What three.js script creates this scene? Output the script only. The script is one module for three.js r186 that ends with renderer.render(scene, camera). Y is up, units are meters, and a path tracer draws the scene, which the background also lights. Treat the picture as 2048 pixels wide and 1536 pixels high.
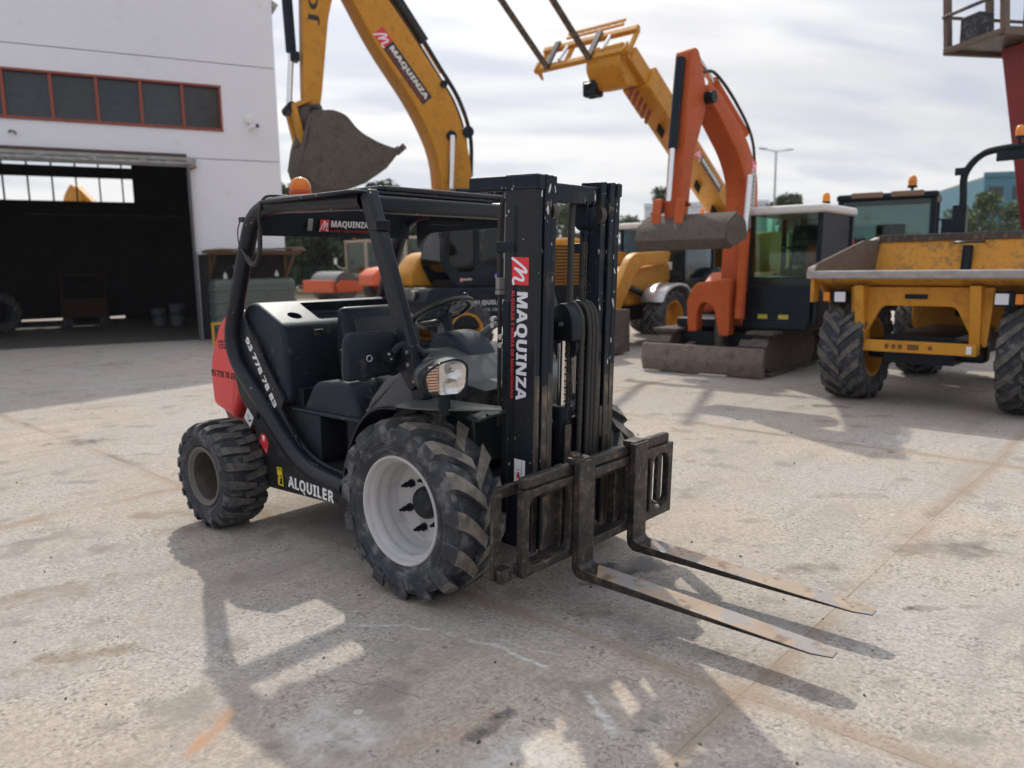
import * as THREE from 'three';
import { mergeGeometries, toCreasedNormals } from 'three/addons/utils/BufferGeometryUtils.js';
import { RoundedBoxGeometry } from 'three/addons/geometries/RoundedBoxGeometry.js';
import { Brush, Evaluator, SUBTRACTION } from 'three-bvh-csg';

// ---------------------------------------------------------------- camera, sky, sun, exposure
const scene = new THREE.Scene();
const camera = new THREE.PerspectiveCamera(52.61, 4 / 3, 0.1, 900);
camera.position.set(0, 1.566, 0);
camera.rotation.order = 'YXZ';
camera.rotation.set(-8.544 * Math.PI / 180, 0, -0.8 * Math.PI / 180);
camera.focus = 3.6;
camera.userData.fStop = 1.9;
const EXPOSURE = 1.07;
const SUN_EL = 45.4 * Math.PI / 180, SUN_AZ = 11.3 * Math.PI / 180;      // light travels towards +z and a little to +x
const toSun = new THREE.Vector3(-Math.sin(SUN_AZ) * Math.cos(SUN_EL), Math.sin(SUN_EL), -Math.cos(SUN_AZ) * Math.cos(SUN_EL));

// ---------------------------------------------------------------- noise and textures
let seed = 12345;
const rnd = () => { seed = (seed * 1664525 + 1013904223) >>> 0; return seed / 4294967296; };
const rr = (a, b) => a + (b - a) * rnd();
const PERM = new Uint8Array(512);
{ const p = [...Array(256).keys()]; for (let i = 255; i > 0; i--) { const j = Math.floor(rnd() * (i + 1)); [p[i], p[j]] = [p[j], p[i]]; } for (let i = 0; i < 512; i++) PERM[i] = p[i & 255]; }
const lerp = (a, b, t) => a + (b - a) * t, clamp = (x, a = 0, b = 1) => x < a ? a : x > b ? b : x, sstep = (a, b, x) => { const t = clamp((x - a) / (b - a)); return t * t * (3 - 2 * t); };
function vn(x, y, per = 256) {               // value noise, repeats every per cells
  const xi = Math.floor(x), yi = Math.floor(y); let fx = x - xi, fy = y - yi;
  fx = fx * fx * (3 - 2 * fx); fy = fy * fy * (3 - 2 * fy);
  const m = (k) => ((k % per) + per) % per & 255, x0 = m(xi), x1 = m(xi + 1), y0 = m(yi), y1 = m(yi + 1);
  const a = PERM[PERM[x0] + y0], b = PERM[PERM[x1] + y0], c = PERM[PERM[x0] + y1], d = PERM[PERM[x1] + y1];
  return (lerp(lerp(a, b, fx), lerp(c, d, fx), fy)) / 255;
}
function fbm(x, y, o = 4, per = 256) { let s = 0, a = .5, n = 0; for (let i = 0; i < o; i++) { s += a * vn(x + i * 17, y + i * 31, per); n += a; a *= .5; x *= 2; y *= 2; per = Math.min(256, per * 2); } return s / n; }
const FN = 1024, FP = 32, FIELD = new Float32Array(FN * FN);
for (let j = 0; j < FN; j++) for (let i = 0; i < FN; i++) FIELD[j * FN + i] = fbm(i / FN * FP, j / FN * FP, 5, FP);
function ff(x, y) {                          // the same as fbm of five octaves, read from a tiling field of 32 x 32 cells
  x = (x / FP - Math.floor(x / FP)) * FN; y = (y / FP - Math.floor(y / FP)) * FN; const xi = x | 0, yi = y | 0, fx = x - xi, fy = y - yi, x1 = (xi + 1) & (FN - 1), y0 = (yi & (FN - 1)) * FN, y1 = ((yi + 1) & (FN - 1)) * FN, x0 = xi & (FN - 1);
  const a = FIELD[y0 + x0], b = FIELD[y0 + x1], c = FIELD[y1 + x0], d = FIELD[y1 + x1]; return a + (b - a) * fx + (c - a + (a - b - c + d) * fx) * fy;
}
const TOS = new Uint8Array(4097); for (let i = 0; i <= 4096; i++) { const c = i / 4096; TOS[i] = Math.round(255 * (c <= .0031308 ? 12.92 * c : 1.055 * Math.pow(c, 1 / 2.4) - .055)); }
const toS = (c) => TOS[c <= 0 ? 0 : c >= 1 ? 4096 : (c * 4096) | 0]; const toSx = (c) => { c = clamp(c); return 255 * (c <= .0031308 ? 12.92 * c : 1.055 * Math.pow(c, 1 / 2.4) - .055); };
function colTex(w, h, fn, tile) {            // fn(u, v) -> linear rgb
  const d = new Uint8Array(w * h * 4);
  for (let j = 0, k = 0; j < h; j++) for (let i = 0; i < w; i++, k += 4) { const c = fn((i + .5) / w, (j + .5) / h); d[k] = toS(c[0]); d[k + 1] = toS(c[1]); d[k + 2] = toS(c[2]); d[k + 3] = 255; }
  const t = new THREE.DataTexture(d, w, h); t.colorSpace = THREE.SRGBColorSpace; return setTex(t, tile);
}
function grayTex(w, h, fn, tile) {
  const d = new Uint8Array(w * h * 4);
  for (let j = 0, k = 0; j < h; j++) for (let i = 0; i < w; i++, k += 4) { d[k] = d[k + 1] = d[k + 2] = 255 * clamp(fn((i + .5) / w, (j + .5) / h)); d[k + 3] = 255; }
  return setTex(new THREE.DataTexture(d, w, h), tile);
}
function setTex(t, tile) { t.wrapS = t.wrapT = tile ? THREE.RepeatWrapping : THREE.ClampToEdgeWrapping; t.magFilter = THREE.LinearFilter; t.minFilter = THREE.LinearMipmapLinearFilter; t.generateMipmaps = true; if (tile) t.repeat.set(1 / tile, 1 / tile); t.needsUpdate = true; return t; }
const mix3 = (a, b, t) => [lerp(a[0], b[0], t), lerp(a[1], b[1], t), lerp(a[2], b[2], t)];
const rgb = (c) => new THREE.Color().setRGB(c[0], c[1], c[2]);
function mat(c, rough, o = {}) { const P = o.transmission || o.clearcoat || o.specularIntensity ? THREE.MeshPhysicalMaterial : THREE.MeshStandardMaterial; return new P({ color: rgb(c), roughness: rough, ...o }); }

// sky: thin streaky cloud sheets, brightest round the sun
{
  const W = 1536, H = 768, d = new Float32Array(W * H * 4);
  for (let j = 0, k = 0; j < H; j++) {
    const el = ((j + .5) / H - .5) * Math.PI, y = Math.sin(el), cy = Math.cos(el);
    for (let i = 0; i < W; i++, k += 4) {
      const az = ((i + .5) / W - .5) * 2 * Math.PI, x = Math.cos(az) * cy, z = Math.sin(az) * cy;
      let c;
      if (y < 0) c = [.34, .31, .28];
      else {
        const q = 1 / (y + .16), px = x * q * .95 + 9, pz = z * q * 2.0 + .42 * x * q + 5;
        const wx = ff(px * .8, pz * .8), n = ff(px * 1.1 + wx * 1.2, pz * 2.0 + wx * 1.6), n2 = ff(px * 3.5 + 40, pz * 6.5 + wx * 2 + 20), n3 = ff(px * .5 + 70, pz * .7 + 13);
        let t = sstep(.36, .64, n * .74 + n2 * .2 + n3 * .12);
        const thick = sstep(.4, .75, n3 * .6 + n2 * .4);
        const gap = mix3([.50, .545, .65], [.46, .53, .70], sstep(.2, .9, y));
        const cloud = mix3([.83, .83, .835], [.64, .65, .69], thick);
        c = mix3(gap, cloud, t);
        c = mix3(c, [.88, .89, .90], .55 * (1 - sstep(0, .22, y)));
        const cosA = x * toSun.x + y * toSun.y + z * toSun.z, an = Math.acos(clamp(cosA, -1, 1));
        const q2 = .92 + .34 * y; c = [c[0] * q2, c[1] * q2, c[2] * q2];
        const g = .8 * Math.exp(-an * an / .10) + .44 * Math.exp(-an * an / .34);
        c = [c[0] + g * 1.02, c[1] + g * .99, c[2] + g * .92];
      }
      d[k] = c[0]; d[k + 1] = c[1]; d[k + 2] = c[2]; d[k + 3] = 1;
    }
  }
  const sky = new THREE.DataTexture(d, W, H, THREE.RGBAFormat, THREE.FloatType);
  sky.mapping = THREE.EquirectangularReflectionMapping; sky.magFilter = sky.minFilter = THREE.LinearFilter; sky.wrapS = THREE.RepeatWrapping; sky.needsUpdate = true;
  scene.background = sky; scene.environment = sky;
}
const sun = new THREE.DirectionalLight(new THREE.Color(1, .925, .80), 2.8);
sun.position.copy(toSun).multiplyScalar(60); sun.castShadow = true; sun.shadow.radius = 1.6; sun.shadow.mapSize.set(4096, 4096);
Object.assign(sun.shadow.camera, { left: -40, right: 40, top: 40, bottom: -40, near: 1, far: 200 });
scene.add(sun, sun.target);

// ---------------------------------------------------------------- geometry helpers
const V = (x, y, z) => new THREE.Vector3(x, y, z);
const names = {};
function numbered(n) { const k = names[n] = (names[n] ?? -1) + 1; return k ? n + '_' + String(k).padStart(3, '0') : n; }
function tag(o, label, category, group) { o.userData.label = label; o.userData.category = category; if (group) o.userData.group = group; return o; }
function thing(name, label, category, [x, y, z] = [0, 0, 0], turn = 0, group) {
  const o = new THREE.Group(); o.name = numbered(name); o.position.set(x, y, z); o.rotation.y = turn; scene.add(o); return tag(o, label, category, group);
}
function sub(name, parent) { const o = new THREE.Group(); o.name = name; parent.add(o); return o; }
const shade = (m) => { m.castShadow = m.receiveShadow = true; return m; };
function prep(g) {                            // plain non-indexed geometry with uv in metres from its own faces
  if (g.index) g = g.toNonIndexed();
  for (const k of Object.keys(g.attributes)) if (k !== 'position' && k !== 'normal') g.deleteAttribute(k);
  if (!g.attributes.normal) g.computeVertexNormals();
  const p = g.attributes.position.array, uv = new Float32Array(p.length / 3 * 2);
  for (let i = 0; i < p.length; i += 9) {
    const ax = p[i + 3] - p[i], ay = p[i + 4] - p[i + 1], az = p[i + 5] - p[i + 2], bx = p[i + 6] - p[i], by = p[i + 7] - p[i + 1], bz = p[i + 8] - p[i + 2];
    const nx = Math.abs(ay * bz - az * by), ny = Math.abs(az * bx - ax * bz), nz = Math.abs(ax * by - ay * bx);
    for (let v = 0; v < 3; v++) { const q = i + v * 3, o = q / 3 * 2; if (ny >= nx && ny >= nz) { uv[o] = p[q]; uv[o + 1] = p[q + 2]; } else if (nx > nz) { uv[o] = p[q + 2]; uv[o + 1] = p[q + 1]; } else { uv[o] = p[q]; uv[o + 1] = p[q + 1]; } }
  }
  g.setAttribute('uv', new THREE.BufferAttribute(uv, 2)); g.morphAttributes = {}; return g;
}
const EU = (rx, ry, rz) => new THREE.Matrix4().makeRotationFromEuler(new THREE.Euler(rx, ry, rz));
function profShape(pts, holes) {
  const s = new THREE.Shape(pts.map((p) => new THREE.Vector2(p[0], p[1])));
  for (const h of holes || []) s.holes.push(new THREE.Path(h.map((p) => new THREE.Vector2(p[0], p[1]))));
  return s;
}
// rounds the corners of a polygon
function rounded(pts, r, n = 4) {
  const out = [];
  for (let i = 0; i < pts.length; i++) {
    const p = pts[i], a = pts[(i + pts.length - 1) % pts.length], b = pts[(i + 1) % pts.length], R = p[2] ?? r;
    const la = Math.hypot(a[0] - p[0], a[1] - p[1]), lb = Math.hypot(b[0] - p[0], b[1] - p[1]), k = Math.min(R, la * .48, lb * .48);
    const A = [p[0] + (a[0] - p[0]) / la * k, p[1] + (a[1] - p[1]) / la * k], B = [p[0] + (b[0] - p[0]) / lb * k, p[1] + (b[1] - p[1]) / lb * k];
    for (let j = 0; j <= n; j++) { const t = j / n; out.push([(1 - t) * (1 - t) * A[0] + 2 * t * (1 - t) * p[0] + t * t * B[0], (1 - t) * (1 - t) * A[1] + 2 * t * (1 - t) * p[1] + t * t * B[1]]); }
  }
  return out;
}
class MB {
  constructor(base) { this.g = []; this.base = base; }
  add(g, m) { if (m) { g = g.clone(); g.applyMatrix4(m); } g = prep(g); if (this.base) g.applyMatrix4(this.base); this.g.push(g); return this; }
  box(x, y, z, w, h, d, o = {}) {
    const r = Math.min(o.r ?? .006, w / 2.2, h / 2.2, d / 2.2), g = r > .0005 ? new RoundedBoxGeometry(w, h, d, o.s ?? 2, r) : new THREE.BoxGeometry(w, h, d);
    return this.add(g, new THREE.Matrix4().makeTranslation(x, y, z).multiply(EU(o.rx || 0, o.ry || 0, o.rz || 0)));
  }
  frame(a, b, up = V(0, 1, 0)) {               // y axis from a to b
    const y = b.clone().sub(a), L = y.length(); y.normalize(); let z = V(0, 0, 1); if (Math.abs(y.z) > .95) z = V(1, 0, 0); if (up && Math.abs(up.dot(y)) < .99) z = up.clone();
    const x = y.clone().cross(z).normalize(); z = x.clone().cross(y); return [new THREE.Matrix4().makeBasis(x, y, z).setPosition(a.clone().add(b).multiplyScalar(.5)), L];
  }
  rod(a, b, r, o = {}) { a = V(...a); b = V(...b); const [m, L] = this.frame(a, b); return this.add(new THREE.CylinderGeometry(o.r2 ?? r, r, L, o.seg ?? 16, 1, !!o.open), m); }
  beam(a, b, w, h, o = {}) { a = V(...a); b = V(...b); const [m, L] = this.frame(a, b, o.up); const r = Math.min(o.r ?? .006, w / 2.2, h / 2.2); return this.add(r > .0005 ? new RoundedBoxGeometry(w, L, h, 2, r) : new THREE.BoxGeometry(w, L, h), m); }
  prof(pts, z0, z1, o = {}) {                  // polygon in x-y, thick from z0 to z1
    const b = o.bevel || 0, g = new THREE.ExtrudeGeometry(profShape(pts, o.holes), { depth: z1 - z0 - 2 * b, bevelEnabled: b > 0, bevelSize: b, bevelThickness: b, bevelOffset: -b, bevelSegments: o.bs ?? 3, curveSegments: 6 });
    g.translate(0, 0, z0 + b); return this.add(toCreasedNormals(g, o.crease ?? .6), o.m);
  }
  lathe(pts, [x, y, z], o = {}) {              // [radius, height] round an axis: 'y' (default), 'z' or 'x'
    const g = new THREE.LatheGeometry(pts.map((p) => new THREE.Vector2(Math.max(p[0], 1e-4), p[1])), o.seg ?? 32);
    if (o.axis === 'z') g.rotateX(Math.PI / 2); if (o.axis === 'x') g.rotateZ(-Math.PI / 2); if (o.m) g.applyMatrix4(o.m); g.translate(x, y, z);
    return this.add(o.smooth ? g : toCreasedNormals(g.toNonIndexed(), .7));
  }
  tube(pts, r, o = {}) {
    const c = new THREE.CatmullRomCurve3(pts.map((p) => V(...p)), !!o.closed, o.type || 'centripetal', o.tension ?? .5);
    this.add(new THREE.TubeGeometry(c, o.n ?? pts.length * 6, r, o.seg ?? 12, !!o.closed));
    if (!o.closed && !o.nocap) for (const e of [0, 1]) { const p = c.getPoint(e), t = c.getTangent(e).multiplyScalar(e ? 1 : -1), m = new THREE.Matrix4().makeRotationFromQuaternion(new THREE.Quaternion().setFromUnitVectors(V(0, 0, 1), t.normalize())); m.setPosition(p); this.add(new THREE.CircleGeometry(r, o.seg ?? 12), m); }
    return this;
  }
  ball(x, y, z, r, o = {}) { const g = new THREE.SphereGeometry(r, o.seg ?? 20, o.seg2 ?? 14); g.scale(o.sx ?? 1, o.sy ?? 1, o.sz ?? 1); return this.add(g, new THREE.Matrix4().makeTranslation(x, y, z)); }
  geo() { const g = mergeGeometries(this.g); return g; }
  build(name, m, parent) { const o = shade(new THREE.Mesh(this.geo(), m)); o.name = name; if (parent) parent.add(o); return o; }
}
const mb = (base) => new MB(base);
// flat print: a thin sheet with its own canvas, X along the writing, Y up the letters
function decal(parent, name, w, h, pxW, draw, pos, X, Y, o = {}) {
  const cv = document.createElement('canvas'); cv.width = pxW; cv.height = Math.round(pxW * h / w); const c = cv.getContext('2d'); draw(c, cv.width, cv.height);
  const t = new THREE.CanvasTexture(cv); t.colorSpace = THREE.SRGBColorSpace; t.needsUpdate = true;
  const m = new THREE.MeshStandardMaterial({ map: t, transparent: true, roughness: o.rough ?? .5 });
  const e = shade(new THREE.Mesh(new THREE.PlaneGeometry(w, h), m)); e.name = name; e.castShadow = false;
  const x = V(...X).normalize(), z = x.clone().cross(V(...Y)).normalize(), y = z.clone().cross(x);
  new THREE.Matrix4().makeBasis(x, y, z).setPosition(V(...pos)).decompose(e.position, e.quaternion, e.scale); parent.add(e); return e;
}
function txt(c, s, x, y, size, color, o = {}) {
  c.save(); c.fillStyle = color; c.font = (o.style || 'bold') + ' ' + size + 'px ' + (o.font || 'sans-serif'); c.textAlign = o.align || 'left'; c.textBaseline = 'middle';
  const w = c.measureText(s).width; c.translate(x, y); if (o.skew) c.transform(1, 0, o.skew, 1, 0, 0); if (o.fit) c.scale(o.fit / w, 1); c.fillText(s, 0, 0); if (o.heavy) { c.lineWidth = o.heavy; c.strokeStyle = color; c.lineJoin = 'round'; c.strokeText(s, 0, 0); } c.restore();
}
function scratch(c, w, h, n, size) { c.save(); c.globalCompositeOperation = 'destination-out'; for (let i = 0; i < n; i++) { c.beginPath(); const x = rnd() * w, y = rnd() * h, a = rnd() * 6, l = size * (.3 + rnd()); c.ellipse(x, y, l, l * (.15 + rnd() * .4), a, 0, 6.3); c.fill(); } c.restore(); }
function emblem(c, x, y, w, h) {               // white script stroke on a red square
  c.fillStyle = '#d6303a'; c.fillRect(x, y, w, h); c.strokeStyle = '#e9e7ee'; c.lineWidth = w * .1; c.lineCap = 'round'; c.lineJoin = 'round'; c.beginPath();
  c.moveTo(x + w * .05, y + h * .98); c.quadraticCurveTo(x + w * .42, y + h * .1, x + w * .52, y + h * .14); c.quadraticCurveTo(x + w * .58, y + h * .2, x + w * .4, y + h * .82);
  c.quadraticCurveTo(x + w * .66, y + h * .3, x + w * .8, y + h * .3); c.quadraticCurveTo(x + w * .88, y + h * .34, x + w * .74, y + h * .82); c.quadraticCurveTo(x + w * .8, y + h * .98, x + w * .97, y + h * .9); c.stroke();
}
// a tyre round the z axis, centred; returns carcass and tread
function tyreGeo(R, w, rimR, L) {
  const h = L.h, q = (k) => lerp(rimR, R - h, k);
  const half = [[rimR - .004, w * .40], [rimR + .006, w * .435], [q(.12), w * .452], [q(.2), w * .49], [q(.25), w * .485], [q(.5), w * .512], [q(.72), w * .505], [q(.74), w * .515], [q(.8), w * .5], [q(.9), w * .46], [q(.985), w * .40], [R - h, w * .2], [R - h + .004, 0]];
  const pts = [...half, ...half.slice(0, -1).reverse().map((p) => [p[0], -p[1]])];
  const carcass = mb().lathe(pts, [0, 0, 0], { axis: 'z', seg: L.seg ?? 72, smooth: true });
  for (let i = 0; i < 64 && w > .3 && R < .5; i++) { const a = i / 64 * 6.2832, r0 = q(.60), r1 = q(.86), c = Math.cos(a), d = Math.sin(a); for (const s of [1, -1]) carcass.beam([r0 * c, r0 * d, s * w * .5085], [r1 * c, r1 * d, s * w * (i % 2 ? .488 : .482)], i % 2 ? .003 : .006, .006, { r: 0, up: V(0, 0, 1) }); }
  for (const [k, zz] of [[.34, .499], [.42, .507], [.56, .513]]) carcass.lathe([[q(k) - .003, w * zz - .004], [q(k), w * zz + .0025], [q(k) + .003, w * zz - .004]], [0, 0, 0], { axis: 'z', seg: 72, smooth: true });
  const pos = [], crown = []; const quad = (a, b, c, d, to = pos) => to.push(...a, ...b, ...c, ...a, ...c, ...d);
  const K = L.k ?? 7;
  for (let i = 0; i < L.n; i++) for (const s of [1, -1]) {
    const th0 = 2 * Math.PI * (i + (s > 0 ? 0 : .5)) / L.n + rr(-.01, .01), rows = [];
    for (let k = 0; k <= K; k++) {
      const t = k / (K - 1);
      let z, top, base = R - h - .012, wd = L.wd * (.82 + .3 * Math.min(t, 1)), arc;
      if (k < K) { z = L.inner + (w * .49 - L.inner) * t; top = R - .010 * t * t; if (t > .9) top -= .012; arc = L.bend * Math.pow(1 - t, L.pow ?? 1.3); }
      else { z = w * .535; top = R - h - L.drop; base = top - .02; arc = -.01; wd *= .8; }
      if (k === K - 1) base = R - h - .05;
      const th = th0 - arc / R, P = (r, dth) => [r * Math.cos(th + dth), r * Math.sin(th + dth), s * z];
      rows.push([P(base, -wd * .62 / R), P(top, -wd * .5 / R), P(top, wd * .5 / R), P(base, wd * .62 / R)]);
    }
    for (let k = 0; k < K; k++) for (let e = 0; e < 3; e++) { const A = rows[k], B = rows[k + 1]; const to = e === 1 && k < K - 1 ? crown : pos; s > 0 ? quad(A[e], B[e], B[e + 1], A[e + 1], to) : quad(A[e], A[e + 1], B[e + 1], B[e], to); }
    for (const [A, f] of [[rows[0], s > 0], [rows[K], s < 0]]) f ? quad(A[0], A[1], A[2], A[3]) : quad(A[3], A[2], A[1], A[0]);
  }
  const G = (p) => { const g = new THREE.BufferGeometry(); g.setAttribute('position', new THREE.Float32BufferAttribute(p, 3)); g.computeVertexNormals(); return mb().add(g); };
  return { carcass, tread: G(pos), crown: G(crown) };
}
// ---------------------------------------------------------------- materials
function spotMask(n, count, rmin, rmax, stretch) {   // tiling mask of small splashes
  const m = new Float32Array(n * n);
  for (let i = 0; i < count; i++) {
    const cx = rnd() * n, cy = rnd() * n, r = rmin + (rmax - rmin) * Math.pow(rnd(), 3), sx = r, sy = r * (1 + rnd() * stretch), a = (rnd() - .5) * .9, co = Math.cos(a), si = Math.sin(a), R = Math.ceil(Math.max(sx, sy)) + 1;
    for (let y = -R; y <= R; y++) for (let x = -R; x <= R; x++) { const u = (x * co + y * si) / sx, v = (-x * si + y * co) / sy, d = u * u + v * v; if (d < 1.2) { const X = ((cx + x | 0) + n) % n, Y = ((cy + y | 0) + n) % n; m[Y * n + X] = Math.max(m[Y * n + X], clamp((1.2 - d) * 3)); } }
  }
  return (u, v) => m[(v * n | 0) * n + (u * n | 0)];
}
const chips = spotMask(1024, 380, .8, 6.5, 3), chips2 = spotMask(1024, 150, .8, 4, 1), scratches = spotMask(1024, 240, .45, 1.1, 55), pits = spotMask(1024, 1500, .8, 4.5, 1.2), grit = spotMask(1024, 5200, .6, 1.8, .6);
const DUST = {}; for (const k of [4, 8, 16, 32]) { const a = DUST[k] = new Float32Array(512 * 512); for (let j = 0; j < 512; j++) for (let i = 0; i < 512; i++) a[j * 512 + i] = fbm(i / 512 * k, j / 512 * k, 5, k); }
const dust = (u, v, k = 8) => {                // tiling noise of about k cells
  const D = DUST[k <= 4 ? 4 : k <= 11 ? 8 : k <= 24 ? 16 : 32]; u = (u - Math.floor(u)) * 512; v = (v - Math.floor(v)) * 512; const x = u | 0, y = v | 0, fx = u - x, fy = v - y, x1 = (x + 1) & 511, y1 = (y + 1) & 511;
  const p = D[y * 512 + x], q = D[y * 512 + x1], r = D[y1 * 512 + x], t = D[y1 * 512 + x1]; return p + (q - p) * fx + (r - p + (p - q - r + t) * fx) * fy;
};
const scr = (u, v, c) => mix3(c, [.15, .15, .155], .45 * scratches(u, v) * sstep(.4, .65, dust(v + .2, u, 6)));
const T = {
  chipped: colTex(1024, 1024, (u, v) => { const n = dust(u, v, 6), b = mix3([.004, .006, .011], [.011, .0135, .02], n); return scr(u, v, mix3(mix3(b, [.09, .07, .055], sstep(.62, .85, dust(u + .3, v, 10)) * .5), [.62, .62, .64], chips(u, v) * sstep(.35, .6, dust(v, u, 3)))); }, 1.1),
  flecked: colTex(1024, 1024, (u, v) => scr(u, v, mix3(mix3([.007, .009, .015], [.014, .016, .024], dust(u, v, 5)), [.5, .5, .52], chips2(u, v) * .7)), 1.3),
  black: colTex(512, 512, (u, v) => { const n = dust(u, v, 6); return scr(u, v, mix3([.007, .008, .011], [.018, .018, .021], n * n * 1.3)); }, 1.2),
  plate: colTex(512, 512, (u, v) => { const n = dust(u, v, 5), m = dust(u + .4, v + .2, 14); return scr(u, v, mix3(mix3([.015, .015, .015], [.03, .029, .027], n), [.09, .08, .065], sstep(.6, .85, m) * .45)); }, 1),
  plastic: colTex(512, 512, (u, v) => { const n = dust(u, v, 6), m = dust(u, v + .5, 20); return scr(u, v, mix3(mix3([.009, .011, .016], [.017, .02, .027], n), [.11, .10, .095], sstep(.64, .9, m) * .4)); }, .8),
  rim: colTex(512, 512, (u, v) => mix3(mix3([.42, .415, .42], [.52, .51, .515], dust(u, v, 5)), [.33, .29, .25], sstep(.58, .82, dust(u + .2, v, 9)) * .55), .7),
  rearRim: colTex(512, 512, (u, v) => mix3(mix3([.055, .05, .044], [.10, .09, .078], dust(u, v, 6)), [.04, .028, .02], sstep(.55, .85, dust(u, v + .3, 30)) * .7), .5),
  rubber: colTex(1024, 1024, (u, v) => { const n = dust(u, v, 7), m = dust(u + .6, v, 24); return mix3(mix3([.018, .020, .026], [.052, .056, .066], n), [.22, .222, .23], sstep(.46, .78, m * .65 + n * .35) * .6); }, .7),
  tread: colTex(1024, 1024, (u, v) => { const n = dust(u, v, 6), m = dust(u + .6, v + .1, 22); return mix3(mix3([.085, .08, .076], [.175, .156, .136], n), [.27, .235, .195], sstep(.4, .66, m * .6 + n * .4) * .75); }, .6),
  darkTread: colTex(512, 512, (u, v) => mix3([.055, .053, .05], [.13, .12, .105], sstep(.3, .75, dust(u, v, 7) * .5 + dust(u, v + .3, 30) * .5)), .5),
  steel: colTex(1024, 1024, (u, v) => {
    const n = dust(u, v, 5), m = dust(u + .3, v + .7, 14), q = dust(u + .8, v + .2, 36);
    let c = mix3([.016, .0155, .016], [.042, .037, .034], n); c = mix3(c, [.13, .08, .052], sstep(.46, .8, m * .7 + q * .3) * .6); c = mix3(c, [.24, .19, .15], sstep(.5, .9, q * .5 + dust(u * 3 + .1, v * 3, 32) * .5) * .8); return mix3(c, [.012, .012, .013], sstep(.58, .72, dust(u + .1, v + .5, 11)) * .8);
  }, .8),
  blade: colTex(1024, 1024, (u, v) => { const n = dust(u, v, 5), m = dust(u + .3, v + .6, 16); let c = mix3([.27, .19, .13], [.42, .33, .25], n); c = mix3(c, [.27, .26, .265], sstep(.52, .64, dust(u + .7, v + .2, 6)) * .8); c = mix3(c, [.11, .065, .042], sstep(.6, .82, m) * .7); return c; }, .8),
  railSteel: colTex(512, 512, (u, v) => { const n = dust(u, v, 4), q = dust(u * 2, v + .2, 20); return mix3(mix3([.03, .03, .032], [.08, .068, .058], n), [.21, .16, .12], sstep(.48, .72, q * .6 + n * .4) * .85); }, 1),
  yellow: colTex(512, 512, (u, v) => { const n = dust(u, v, 6), m = dust(u + .5, v, 18); return mix3(mix3([.52, .22, .016], [.58, .27, .026], n), [.22, .10, .03], sstep(.5, .8, m * .5 + dust(u, v + .3, 32) * .5) * .5); }, 1.4),
  orange: colTex(512, 512, (u, v) => mix3(mix3([.44, .078, .016], [.50, .098, .024], dust(u, v, 6)), [.20, .055, .03], sstep(.5, .8, dust(u + .5, v, 18) * .5 + dust(u, v + .3, 32) * .5) * .5), 1.4),
  mud: colTex(512, 512, (u, v) => { const n = dust(u, v, 6), m = dust(u + .5, v + .1, 32); return mix3(mix3([.055, .045, .039], [.145, .118, .098], n * .5 + m * .5), [.05, .04, .034], sstep(.5, .9, dust(u + .2, v + .7, 14)) * .5); }, 1),
  mudLight: colTex(512, 512, (u, v) => { const n = dust(u, v, 6), m = dust(u + .5, v + .1, 32); return mix3(mix3([.12, .092, .075], [.25, .20, .165], n * .5 + m * .5), [.09, .05, .035], sstep(.5, .85, dust(u + .2, v + .7, 14)) * .6); }, 1),
  wall: colTex(1024, 1024, (u, v) => { const n = dust(u, v, 3), m = dust(u + .3, v, 16), q = dust(u + .6, v + .4, 60); return mix3(mix3([.72, .745, .815], [.78, .80, .865], n), [.60, .59, .58], sstep(.62, .9, m * .7 + q * .3) * .35); }, 5),
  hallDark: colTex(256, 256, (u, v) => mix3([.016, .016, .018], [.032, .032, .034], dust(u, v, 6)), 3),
  pane: colTex(512, 512, (u, v) => mix3(mix3([.025, .032, .040], [.043, .052, .060], dust(u, v, 5)), [.10, .11, .11], sstep(.6, .85, dust(u + .3, v, 40)) * .3), .9),
  bump: grayTex(512, 512, (u, v) => dust(u, v, 16) * .6 + dust(u, v, 50) * .4, .35),
  wear: grayTex(512, 512, (u, v) => .45 + .55 * dust(u + .2, v + .5, 10), .7),
};
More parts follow.
